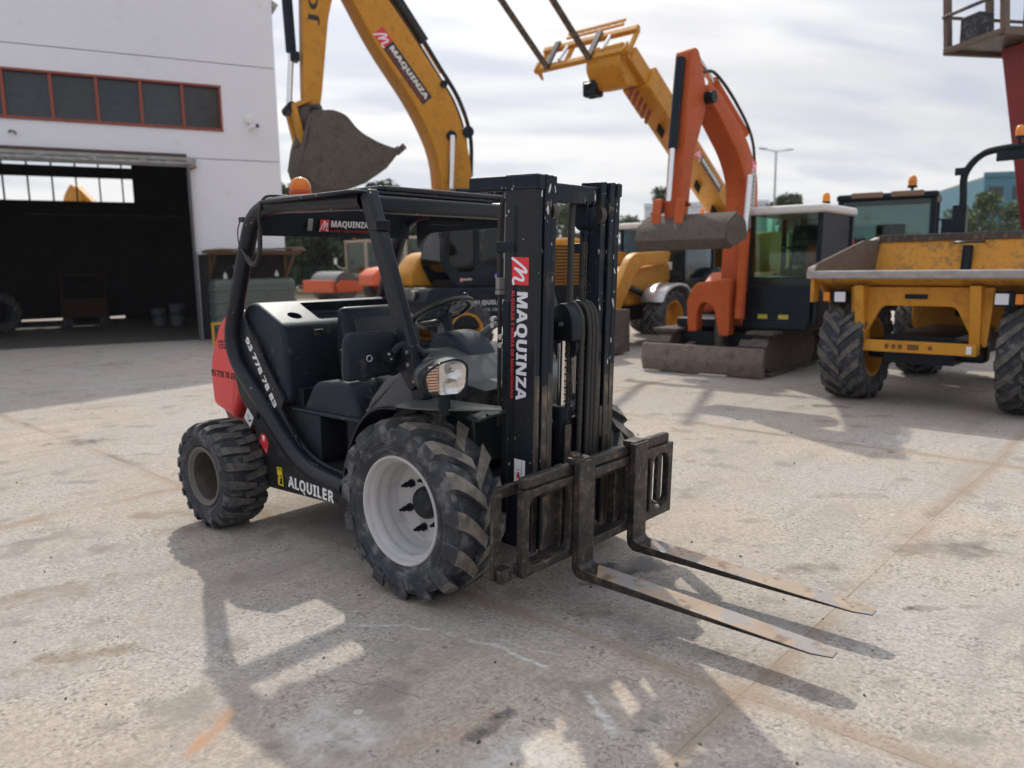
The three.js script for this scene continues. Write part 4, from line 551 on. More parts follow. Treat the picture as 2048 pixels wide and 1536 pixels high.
// ---------------------------------------------------------------- the workshop building (x along its front, z out of its front)
{
  const O = [-7.11, 0, -17.95], R = 27 * Math.PI / 180;
  const W = thing('workshop_building', 'white precast workshop building with a strip of red-framed windows above an open door', 'building', O, R);
  const H = (x) => 7.75 + .62 * Math.min(1.95 - x, x + 14.5);               // gable line
  const dark = mat([.028, .029, .032], .8);
  const ww = (pts, holes, z0, z1, name, m, parent = W) => mb().prof(pts, z0, z1, { holes, bevel: .006, bs: 1 }).build(name, m, parent);
  const rect = (a, b, c, d) => [[a, c], [b, c], [b, d], [a, d]];
  // wall panels with open joints between them; the door and the window strip are cut out
  ww([[-.075, 0], [1.95, 0], [1.95, 4.072], [-.075, 4.072]], null, -.2, 0, 'wall_panel', M.wall);
  ww(rect(-14.5, -7.5, 0, 4.072), null, -.2, 0, 'wall_panel', M.wall);
  ww(rect(-7.5, -.075, 3.90, 4.072), null, -.2, 0, 'wall_panel', M.wall);
  ww(rect(-14.5, 1.95, 4.088, 6.165), [rect(-7.72, .72, 4.70, 5.68)], -.2, 0, 'wall_panel', M.wall);
  ww([[-14.5, 6.181], [1.95, 6.181], [1.95, 7.75], [-6.275, H(-6.275)], [-14.5, 7.75]], null, -.2, 0, 'wall_panel', M.wall);
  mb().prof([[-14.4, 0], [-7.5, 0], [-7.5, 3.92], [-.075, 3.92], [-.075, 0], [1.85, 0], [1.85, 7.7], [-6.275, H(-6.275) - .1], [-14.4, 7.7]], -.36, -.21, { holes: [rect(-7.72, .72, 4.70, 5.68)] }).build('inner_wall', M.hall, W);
  mb().box(.93, .975, .006, 1.98, 1.95, .012, { r: .002 }).build('base_panel', dark, W);
  mb().box(1.94, 3.9, -.2, .02, 7.8, .2, { r: .002 }).build('corner_trim', M.wall, W);
  // hall: side walls, back wall with its windows, roof
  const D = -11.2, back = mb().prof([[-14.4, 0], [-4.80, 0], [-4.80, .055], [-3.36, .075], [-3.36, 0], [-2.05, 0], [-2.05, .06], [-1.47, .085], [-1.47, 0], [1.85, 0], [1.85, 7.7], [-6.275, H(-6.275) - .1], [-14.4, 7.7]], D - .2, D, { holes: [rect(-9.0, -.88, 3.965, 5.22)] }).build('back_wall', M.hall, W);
  const bar = (x, y, w, h) => mb().box(x, y, D - .1, w, h, .12).build('window_bar', dark, back);
  for (let x = -8.2; x < -1; x += .695) bar(x + .05, 4.59, .05, 1.25); bar(-4.9, 4.93, 8.2, .36);
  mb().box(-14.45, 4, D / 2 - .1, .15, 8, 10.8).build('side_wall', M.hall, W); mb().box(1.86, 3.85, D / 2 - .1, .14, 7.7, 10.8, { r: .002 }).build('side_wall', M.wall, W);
  const sl = Math.atan(.62), L = 8.4 / Math.cos(sl);
  for (const s of [1, -1]) mb().box(-6.275 + s * 4.16, 7.75 + .62 * 4.07 - .12, D / 2 - .1, L, .12, 11.3, { rz: -s * sl }).build('roof', M.galv, W);
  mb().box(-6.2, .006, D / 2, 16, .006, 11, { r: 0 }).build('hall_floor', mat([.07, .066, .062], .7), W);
  mb().box(-.15, 3.52, D + .02, 8, .04, .04, { r: .003 }).build('door_track', M.rail, W);
  // window strip: frame, mullions, panes
  const panes = [[1, 1, 1], [1.0, .92, .9], [.82, .88, .95]].map((c) => mat(c, .16, { map: T.pane }));
  const win = sub('window', W), xs = [-7.70, -6.82, -5.98, -5.14, -4.30, -3.455, -2.605, -1.765, -.925, -.09, .70];
  mb().box(-3.5, 5.667, -.03, 8.46, .05, .12).build('frame', M.rustRed, win); mb().box(-3.5, 4.725, -.03, 8.46, .06, .12).build('frame', M.rustRed, win);
  xs.forEach((x, i) => { mb().box(x, 5.195, -.035, i === 10 ? .045 : .062, .90, .11).build('mullion', M.rustRed, win); if (i) { const a = xs[i - 1] + .031, b = x - .031; mb().box((a + b) / 2, 5.195, -.085, b - a, .90, .012, { r: 0 }).build('pane', panes[i % 3], win); } });
  for (const x of [-2.35, -1.5, -.66, .2]) mb().box(x, 4.722, .034, .04, .02, .008, { r: 0 }).build('drain_slot', dark, win);
  // sliding door gear: red flashing, galvanised rail, jambs
  mb().box(-3.8, 4.115, .055, 7.4, .07, .11).build('door_flashing', mat([.085, .035, .035], .6), W);
  mb().box(-3.72, 4.035, .10, 7.6, .075, .10).build('door_rail', M.galv, W); mb().box(-3.72, 3.945, .10, 7.6, .075, .10).build('door_rail', M.galv, W);
  for (const x of [-6, -5, -4.05, -2.95, -1.95, -.98, -.04]) mb().box(x, 3.99, .115, .16, .12, .09).build('rail_bracket', M.galv, W);
  mb().beam([.09, 3.88, .09], [-.12, 3.80, .05], .02, .04).build('rail_stop', M.rustRed, W);
  mb().box(-.075, 1.94, .0, .05, 3.88, .26, { r: .006 }).build('door_jamb', mat([.11, .115, .13], .5, { metalness: .3, bumpMap: T.bump, bumpScale: .002 }), W); mb().box(-.03, 1.0, .06, .035, 2.0, .12).build('jamb_guard', M.galv, W);
  const put = (x, y, z) => V(x, y, z).applyEuler(new THREE.Euler(0, R, 0)).add(V(...O)).toArray();
  // camera on the wall
  const cam = thing('security_camera', 'small white security camera on the wall right of the windows', 'camera', put(1.29, 4.93, .0), R);
  mb().box(0, .06, .035, .17, .15, .07, { r: .012 }).build('junction_box', M.white, cam); mb().rod([.03, -.02, .05], [.05, -.13, .09], .017).build('camera_arm', M.white, cam); mb().rod([.0, -.14, .07], [.15, -.09, .20], .042, { seg: 16 }).build('camera_body', M.white, cam); mb().rod([.14, -.094, .19], [.17, -.083, .217], .043, { seg: 16 }).build('camera_hood', M.black, cam);
  const hk = thing('wall_hook', 'small rusty hook fixed to the white wall under the windows', 'hook', put(-3.42, 4.43, 0), R); mb().tube([[0, 0, 0], [.04, .02, .05], [.10, .0, .06], [.13, -.05, .05]], .018).build('hook', M.rail, hk);
  // diesel tank and the shelter over it
  const tank = thing('fuel_tank', 'grey-green plastic storage tank under the makeshift shelter beside the door', 'tank', put(1.02, 0, .72), R), tm = mat([.085, .105, .095], .5, { bumpMap: T.bump, bumpScale: .002 });
  mb().box(0, .70, 0, 1.74, 1.40, 1.1, { r: .13, s: 6 }).build('tank_body', tm, tank); for (const y of [.35, .62, .9, 1.16]) mb().box(0, y, 0, 1.765, .05, 1.125, { r: .02 }).build('tank_rib', tm, tank); for (const x of [-.45, .25]) mb().box(x, .66, .55, .05, 1.0, .04, { r: .015 }).build('tank_rib', tm, tank); mb().rod([.62, 1.38, .1], [.62, 1.44, .1], .12, { seg: 20 }).build('tank_lid', M.black, tank);
  const sh = thing('tank_shelter', 'ragged wooden shelter roof with diagonal braces above the fuel tank', 'shelter', put(1.06, 0, 0), R);
  for (let i = 0; i < 8; i++) mb().box(-.86 + i * .25, 2.0 + rr(-.012, .02), .62, .235, .028, 1.3 + rr(-.08, .05), { rx: .015, rz: rr(-.03, .03), r: .004 }).build('roof_board', M.wood, sh);
  mb().box(0, 1.955, 1.2, 2.0, .06, .05).build('front_beam', M.wood, sh); for (const x of [-.82, .86]) { mb().beam([x, 1.96, 1.16], [x, 1.42, .05], .06, .05).build('brace', M.wood, sh); mb().box(x, 1.66, .04, .07, .6, .05).build('wall_post', M.wood, sh); } for (const x of [-.3, .3]) mb().box(x, 1.955, .6, .05, .05, 1.1).build('rafter', M.wood, sh);
  mb().prof(rounded([[-1.0, 0], [-.7, .03], [-.4, .01], [-.1, .04], [.3, .015], [.6, .035], [1.02, .05], [1.12, -.03], [1.02, .03], [-1.0, -.015]], .01), .1, 1.28, { m: new THREE.Matrix4().makeTranslation(0, 2.035, 0) }).build('torn_sheet', mat([.28, .24, .20], .8), sh);
  for (const [x, h, c] of [[-.56, .14, .6], [.55, .17, .65]]) { const b = thing('bottle', x < 0 ? 'short white bottle standing on the left end of the tank' : 'taller white bottle standing on the right end of the tank', 'bottle', put(1.02 + x, 1.40, .80), R); mb().lathe([[0, 0], [.04, 0], [.042, h * .6], [.018, h * .8], [.018, h], [0, h]], [0, 0, 0]).build('bottle_body', M.white, b); mb().lathe([[0, h], [.021, h], [.021, h + .03], [0, h + .03]], [0, 0, 0]).build('cap', M.black, b); }
  const pump = thing('fuel_nozzle', 'fuel pump hose and nozzle leaning on top of the tank', 'pump', put(.62, 1.40, .78), R); mb().tube([[-.2, .0, 0], [-.16, .2, 0], [-.06, .28, .02], [.02, .24, .05], [.03, .15, .06]], .018).build('hose', M.hose, pump); mb().rod([.02, .30, .08], [.10, .0, .10], .016).build('nozzle', M.galv, pump);
  // yellow stand in front
  const st = thing('yellow_stand', 'yellow tubular frame standing in front of the tank', 'stand', put(.30, 0, 1.75), R), ym = mat([.60, .33, .03], .5);
  for (const x of [-.28, .28]) mb().box(x, .25, 0, .05, .50, .05).build('upright', ym, st); for (const y of [.475, .06]) mb().box(0, y, 0, .51, .05, .05).build('rail', ym, st);
  // inside the hall
  const tr = thing('workshop_trolley', 'dark rusty trolley with a raised frame standing inside the dark hall', 'trolley', put(-2.55, 0, -7.2), R), om = mat([.05, .013, .008], .8);
  mb().box(0, .55, 0, 1.2, .5, .7).build('tray', om, tr); for (const x of [-.55, .55]) for (const z of [-.3, .3]) mb().box(x, .9, z, .06, 1.3, .06).build('post', om, tr); mb().box(0, 1.52, 0, 1.2, .06, .66).build('top_frame', om, tr); for (const x of [-.5, .5]) mb().rod([x, .15, -.3], [x, .15, .3], .15).build('wheel', M.rubber, tr);
  for (const [x, z, h, l] of [[-.62, -5.9, .5, 'grey plastic bucket inside the hall, left of the pair near its right wall'], [-.15, -5.6, .62, 'grey plastic drum inside the hall, right of the pair near its right wall']]) { const b = thing('bucket', l, 'bucket', put(x, .01, z), R); mb().lathe([[0, 0], [.19, 0], [.22, h], [.235, h], [.235, h - .04]], [0, 0, 0]).build('bucket_body', mat([.10, .105, .115], .7), b); mb().lathe([[.222, h * .45], [.226, h * .45], [.222, h * .7]], [0, 0, 0]).build('band', mat([.03, .045, .08], .6), b); }
  const rk = thing('storage_rack', 'tall storage rack with boxes along the right wall of the hall', 'rack', put(1.15, 0, -4.4), R);
  for (const z of [-1.6, 1.6]) for (const x of [-.35, .35]) mb().box(x, 1.7, z, .06, 3.4, .06).build('upright', M.rail, rk); for (const y of [.5, 1.4, 2.3, 3.2]) { mb().box(0, y, 0, .8, .05, 3.3).build('shelf', M.wood, rk); for (let i = 0; i < 6; i++) { const h = rr(.2, .6); mb().box(rr(-.1, .1), y + .03 + h / 2, -1.35 + i * .52, rr(.3, .6), h, rr(.25, .45), { r: .01 }).build('crate', [M.galv, M.rubber, M.wood, om][i % 4], rk); } }
  const ty = thing('spare_tyre', 'black spare tyre standing upright inside the hall by the left edge', 'tyre', put(-4.55, .55, -5.4), R + .5); { const q = tyreGeo(.55, .4, .3, { n: 14, h: .04, wd: .08, bend: .15, inner: 0, drop: .05, seg: 36 }); q.carcass.build('carcass', M.rubber, ty); q.tread.build('tread_lugs', M.rubber, ty); q.crown.build('tread_crown', M.darkTread, ty); }
}
// ---------------------------------------------------------------- machines behind (x forwards, right side in the picture is -z)
const wheelCache = {};
function wheel(parent, x, y, z, R, w, rimR, rimMat, o = {}) {
  const key = [R, w, rimR].join(), c = wheelCache[key] ??= (() => { const t = tyreGeo(R, w, rimR, { n: o.n ?? 15, h: R * .06, wd: R * .15, bend: R * .42, inner: -.01, drop: R * .08, seg: 48, k: 5, pow: 1.1 });
    const rim = mb().lathe([[rimR - .005, w * .40], [rimR + .012, w * .44], [rimR - .02, w * .44], [rimR * .9, w * .36], [rimR * .82, w * .2], [rimR * .78, w * .02], [rimR * .4, 0], [rimR * .38, w * .1], [rimR * .3, w * .14], [0, w * .14]], [0, 0, 0], { axis: 'z', seg: 40 }).lathe([[rimR - .005, -w * .40], [rimR + .012, -w * .44], [rimR - .02, -w * .44], [rimR * .85, -w * .3], [rimR * .8, 0]], [0, 0, 0], { axis: 'z', seg: 40 });
    return { a: t.carcass.geo(), b: t.tread.geo(), d: t.crown.geo(), c: rim.geo() }; })();
  const g = sub('wheel', parent); g.position.set(x, y, z); g.rotation.order = 'YXZ'; g.rotation.y = (z < 0 ? Math.PI : 0) + (o.steer || 0); g.rotation.z = rnd() * 6;
  for (const [n, geo, m] of [['tyre', c.a, M.rubber], ['tread_lugs', c.b, M.rubber], ['tread_crown', c.d, o.dry ? M.tread : M.darkTread], ['rim', c.c, rimMat]]) { const e = shade(new THREE.Mesh(geo, m)); e.name = n; g.add(e); }
  return g;
}
function beacon(parent, x, y, z, k = 1) { const g = sub('beacon', parent); g.position.set(x, y, z); mb().rod([0, 0, 0], [0, .09 * k, 0], .02 * k).lathe([[0, .08 * k], [.065 * k, .08 * k], [.065 * k, .11 * k], [0, .11 * k]], [0, 0, 0], { seg: 16 }).build('beacon_base', M.black, g); mb().lathe([[.058 * k, .11 * k], [.06 * k, .18 * k], [.045 * k, .24 * k], [0, .26 * k]], [0, 0, 0], { seg: 16, smooth: true }).build('beacon_dome', M.amberSolid, g); return g; }
// a box cab: posts, glass on four sides, roof; x0..x1 back to front
function cab(parent, x0, x1, z0, z1, y0, y1, o = {}) {
  const c = sub('cab', parent), pm = o.post || M.black, gm = o.glass || M.darkGlass, t = o.t || .07, lean = o.lean || 0, sill = o.sill ?? y0 + .1;
  for (const [x, z] of [[x0, z0], [x0, z1], [x1, z0], [x1, z1]]) mb().beam([x + (x === x1 ? lean : 0), y0, z], [x, y1, z], t, t, { r: .015 }).build('post', pm, c);
  mb().box((x0 + x1) / 2, y1 + .05, (z0 + z1) / 2, x1 - x0 + .18, .12, Math.abs(z1 - z0) + .14, { r: .045, s: 3 }).build('cab_roof', o.roof || pm, c);
  mb().box((x0 + x1) / 2, (y0 + sill) / 2, (z0 + z1) / 2, x1 - x0 + .06, sill - y0, Math.abs(z1 - z0) + .05, { r: .02 }).build('cab_base', o.base || pm, c);
  const h = y1 - sill, y = (y1 + sill) / 2, pane = (x, z, w, d) => mb().box(x, y, z, w, h, d, { r: 0 }).build('window', gm, c);
  pane(x0, (z0 + z1) / 2, .008, Math.abs(z1 - z0) - t); pane(x1 + lean * .5, (z0 + z1) / 2, .008, Math.abs(z1 - z0) - t); mb().box((x0 + x1) / 2, y, z0, x1 - x0 - t, h, .008, { r: 0 }).build('window', o.side || gm, c); pane((x0 + x1) / 2, z1, x1 - x0 - t, .008);
  mb().prof(rounded([[x0 + .25, sill], [x0 + .75, sill], [x0 + .75, sill + .12], [x0 + .45, sill + .16], [x0 + .35, sill + .75], [x0 + .25, sill + .75]], .04), (z0 + z1) / 2 - .24, (z0 + z1) / 2 + .24, { bevel: .03 }).build('cab_seat', M.rubber, c);
  mb().rod([x1 - .2, sill, (z0 + z1) / 2], [x1 - .32, sill + .4, (z0 + z1) / 2], .025).lathe([[.14, 0], [.16, .012], [.14, .024]], [x1 - .33, sill + .4, (z0 + z1) / 2], { seg: 20 }).build('cab_wheel', M.black, c);
  return c;
}
const MAQ = (c, w, h) => { c.fillStyle = '#23201f'; c.fillRect(0, 0, w, h); emblem(c, 0, 0, w * .2, h); txt(c, 'MAQUINZA', w * .23, h * .38, h * .5, '#d9d6d2', { fit: w * .74, heavy: 3 }); txt(c, 'ALQUILER Y VENTA DE MAQUINARIA', w * .23, h * .8, h * .2, '#bb2f36', { fit: w * .74 }); };
const grille = (parent, x, y, z, w, h, n, axis, m) => { for (let i = 0; i < n; i++) { const yy = y - h / 2 + (i + .5) * h / n; (axis === 'x' ? mb().box(x, yy, z, .02, h / n * .5, w, { r: .004 }) : mb().box(x, yy, z, w, h / n * .5, .02, { r: .004 })).build('louvre', m, parent); } };

// --- yellow wheeled excavator behind the forklift
{
  const E = thing('wheeled_excavator', 'yellow wheeled excavator with black cab and big raised boom, behind the forklift', 'excavator', [-.75, 0, -14.3], Math.atan2(-.44, -.9));
  mb().prof(rounded([[-2.3, .55], [1.25, .55], [1.3, 1.0], [1.15, 1.24], [-2.3, 1.24]], .06), -1.1, 1.1, { bevel: .03 }).build('chassis', M.black, E);
  mb().box(.4, .62, 0, .3, .3, 2.0).build('front_axle', M.black, E);
  for (const z of [-.95, .95]) { wheel(E, .55, .52, z, .52, .42, .29, M.yellow); wheel(E, -1.75, .52, z, .52, .42, .29, M.yellow); }
  mb().prof(rounded([[-2.15, .98], [-.55, .98], [-.55, 2.0], [-1.6, 2.08], [-2.12, 1.95]], .1), -1.08, 1.08, { bevel: .05 }).build('engine_cover', M.yellow, E); grille(E, -1.4, 1.55, -1.09, .9, .8, 14, 'z', M.black); grille(E, -2.16, 1.5, -.3, 1.0, .7, 12, 'x', M.black);
  mb().prof(rounded([[-.55, 1.24], [1.1, 1.24], [1.1, 1.45, .2], [.85, 1.86, .3], [-.55, 1.9]], .08), .12, 1.08, { bevel: .05 }).build('side_cover', M.yellow, E);
  // cab
  const cb = sub('cab', E), prof = [[-.52, 1.26], [.72, 1.26], [.92, 1.62], [.86, 2.42], [.62, 2.82], [-.42, 2.84], [-.55, 2.5]];
  const inset = rounded([[-.44, 1.62], [.26, 1.62], [.26, 2.66], [-.36, 2.68]], .1), inset2 = rounded([[.36, 1.50], [.68, 1.50], [.82, 1.66], [.76, 2.38], [.56, 2.68], [.36, 2.68]], .08);
  for (const z of [[-1.08, -1.02], [-.02, .04]]) mb().prof(rounded(prof, .1), z[0], z[1], { holes: [inset, inset2], bevel: .01 }).build('cab_side', M.black, cb);
  mb().prof(inset, -1.052, -1.046).build('window', M.darkGlass, cb); mb().prof(inset2, -1.052, -1.046).build('window', M.darkGlass, cb);
  mb().beam([.92, 1.62, -.52], [.86, 2.42, -.52], .008, .94, { r: 0, up: V(0, 0, 1) }).build('windscreen', M.darkGlass, cb); mb().beam([.865, 2.42, -.52], [.66, 2.78, -.52], .008, .94, { r: 0, up: V(0, 0, 1) }).build('windscreen', M.darkGlass, cb);
  mb().box(.1, 2.83, -.52, 1.1, .07, 1.08, { r: .03 }).build('cab_roof', M.black, cb); mb().box(.15, 1.3, -.52, 1.15, .12, 1.0).build('cab_floor', M.black, cb); mb().box(-.52, 2.0, -.52, .05, 1.5, 1.0).build('cab_back', M.black, cb);
  mb().prof(rounded([[-.35, 1.36], [.15, 1.36], [.15, 1.7], [-.1, 1.75], [-.2, 2.35], [-.35, 2.35]], .06), -.78, -.28, { bevel: .05 }).build('cab_seat', M.rubber, cb);
  mb().tube([[.9, 1.5, -1.1], [1.0, 1.7, -1.2], [1.0, 2.2, -1.2]], .015).box(1.0, 2.2, -1.25, .05, .3, .2, { r: .02 }).build('cab_mirror', M.black, cb);
  mb().box(.1, 2.93, .5, 1.6, .06, .8, { r: .02 }).build('boom_bracket', M.yellow, E); mb().box(.25, 2.1, .4, .8, 1.7, .5, { r: .05 }).build('boom_mount', M.yellow, E);
  decal(cb, 'cab_decal', .22, .06, 256, MAQ, [.52, 1.37, -1.084], [-1, 0, 0], [0, 1, 0]);
  decal(cb, 'round_decal', .10, .10, 64, (c, w, h) => { c.fillStyle = '#2f4fae'; c.beginPath(); c.arc(w / 2, h / 2, w * .48, 0, 6.3); c.fill(); c.strokeStyle = '#e8e8f0'; c.lineWidth = 5; c.beginPath(); c.arc(w / 2, h / 2, w * .3, 0, 6.3); c.stroke(); }, [-.05, 1.42, -1.084], [-1, 0, 0], [0, 1, 0]);
  decal(cb, 'white_decal', .34, .09, 128, (c, w, h) => txt(c, 'PLUS', 2, h * .5, h * .9, '#c9c9c9', { fit: w * .9 }), [-.34, 1.42, -1.084], [-1, 0, 0], [0, 1, 0]);
  decal(E, 'chassis_decal', .62, .26, 256, (c, w, h) => { txt(c, 'ALQUILER', 2, h * .3, h * .4, '#cfd2d6', { fit: w * .95 }); txt(c, '93 778 78 83', 2, h * .78, h * .26, '#9aa0a6', { fit: w * .95 }); }, [.10, .93, -1.104], [-1, 0, 0], [0, 1, 0]);
  decal(E, 'hazard_decal', .6, .16, 128, (c, w, h) => { c.fillStyle = '#c8751c'; for (let i = 0; i < 4; i++) { c.beginPath(); c.moveTo(i * w / 3.4, 0); c.lineTo(i * w / 3.4 + w * .13, 0); c.lineTo(i * w / 3.4 + w * .2, h); c.lineTo(i * w / 3.4 + w * .07, h); c.fill(); } }, [-.62, .83, -1.104], [-1, 0, 0], [0, 1, 0]);
  for (const z of [-.62, .55]) { mb().rod([1.22, 1.12, z], [1.3, 1.12, z], .085, { seg: 24 }).build('lamp_housing', M.black, E); mb().rod([1.29, 1.12, z], [1.315, 1.12, z], .075, { seg: 24 }).build('lamp_lens', M.silver, E); }
  mb().box(1.2, 1.17, -.35, .06, .05, .12).build('indicator', M.amberSolid, E);
  // boom, dipper, rams, bucket
  const boom = rounded([[-.12, 2.8, .1], [-.05, 3.6, .3], [.18, 4.40, .5], [1.0, 5.54, .4], [1.75, 6.5, .2], [2.2, 6.9, .15], [2.36, 6.62, .1], [1.62, 5.28, .4], [.93, 4.34, .6], [.55, 3.56, .4], [.50, 2.8, .1]], .1, 6);
  mb().prof(boom, -.02, .48, { bevel: .02 }).build('boom', M.yellow, E);
  for (const [x, y, r] of [[-.02, 3.95, .10], [.30, 3.86, .09], [2.32, 6.65, .14], [.42, 4.72, .06]]) mb().rod([x, y, -.07], [x, y, .53], r, { seg: 20 }).build('boom_pin', M.black, E);
  mb().rod([.30, 3.86, -.09], [.36, 2.9, -.09], .05).build('ram_rod', M.chrome, E); mb().rod([.36, 2.95, -.09], [.40, 1.9, -.09], .085).build('ram_barrel', M.yellow, E);
  mb().rod([.66, 5.45, .23], [1.75, 6.95, .23], .095).build('ram_barrel', M.black, E); mb().rod([.34, 4.98, .23], [.66, 5.45, .23], .05).build('ram_rod', M.chrome, E);
  for (const z of [.06, .14, .32]) mb().tube([[-.12, 3.2, z], [-.12, 3.9, z], [.08, 4.5, z], [.45, 5.05, z], [.85, 5.62, z], [1.3, 6.2, z]], .022, { n: 40, seg: 8 }).build('hydraulic_hose', M.hose, E);
  decal(E, 'boom_decal', 1.35, .22, 512, MAQ, [1.14, 4.95, -.024], [-.62, -.785, 0], [-.785, .62, 0]);
  mb().prof(rounded([[2.05, 6.75], [2.35, 5.6], [2.52, 4.35], [2.58, 4.1], [2.80, 4.08], [2.80, 4.5], [2.74, 6.2], [2.62, 7.2], [2.4, 7.3]], .1), .06, .40, { bevel: .02 }).build('dipper', M.yellow, E);
  decal(E, 'dipper_decal', .95, .22, 256, (c, w, h) => txt(c, 'JCB', 4, h * .5, h * .95, '#26211a', { fit: w * .9 }), [2.58, 5.95, .055], [-.06, 1, 0], [1, .06, 0]);
  mb().rod([2.98, 6.4, .23], [2.94, 5.05, .23], .085).box(2.9, 4.98, .23, .14, .14, .2).build('ram_barrel', M.black, E); mb().rod([2.94, 5.05, .23], [3.02, 4.2, .23], .045).build('ram_rod', M.chrome, E);
  mb().rod([3.02, 4.16, -.02], [3.02, 4.16, .48], .08, { seg: 18 }).rod([2.66, 4.12, .0], [2.66, 4.12, .46], .08).build('link_pin', M.black, E); for (const z of [.02, .42]) { mb().beam([3.02, 4.16, z], [2.72, 4.3, z], .15, .07).build('link', M.yellow, E); mb().beam([3.0, 4.16, z], [2.84, 3.4, z], .22, .08).build('link', M.yellow, E); }
  const bk = sub('bucket', E), side = rounded([[2.86, 3.62], [2.80, 4.05], [2.46, 4.08], [2.25, 4.02, .1], [2.06, 3.78, .3], [1.70, 3.60, .2], [1.36, 3.52, .02], [1.60, 3.22, .2], [1.98, 2.96, .3], [2.45, 2.82, .3], [2.86, 2.92, .3], [3.0, 3.25, .3]], .06, 6), steelB = M.mud;
  for (const z of [-.42, .84]) mb().prof(side, z, z + .04, { bevel: .006 }).build('bucket_side', steelB, bk);
  const back = [[1.36, 3.52], [1.60, 3.22], [1.98, 2.96], [2.45, 2.82], [2.86, 2.94], [2.99, 3.25], [2.92, 3.6], [2.8, 4.0]]; const inn = back.map(([x, y], i) => { const a = back[Math.max(0, i - 1)], b = back[Math.min(back.length - 1, i + 1)], l = Math.hypot(b[0] - a[0], b[1] - a[1]); return [x - (b[1] - a[1]) / l * .035 * -1 * -1, y + (b[0] - a[0]) / l * .035]; });
  mb().prof([...back, ...inn.reverse()], -.38, .84, { crease: 1 }).build('bucket_shell', steelB, bk); for (const z of [-.35, -.05, .25, .55, .8]) mb().beam([1.42, 3.47, z], [1.27, 3.60, z], .05, .1).build('tooth', M.rail, bk); mb().prof(rounded([[2.45, 3.9], [2.95, 3.55], [2.9, 4.2], [2.55, 4.25]], .06), .0, .46, { bevel: .02 }).build('bucket_bracket', M.mud, bk);
}

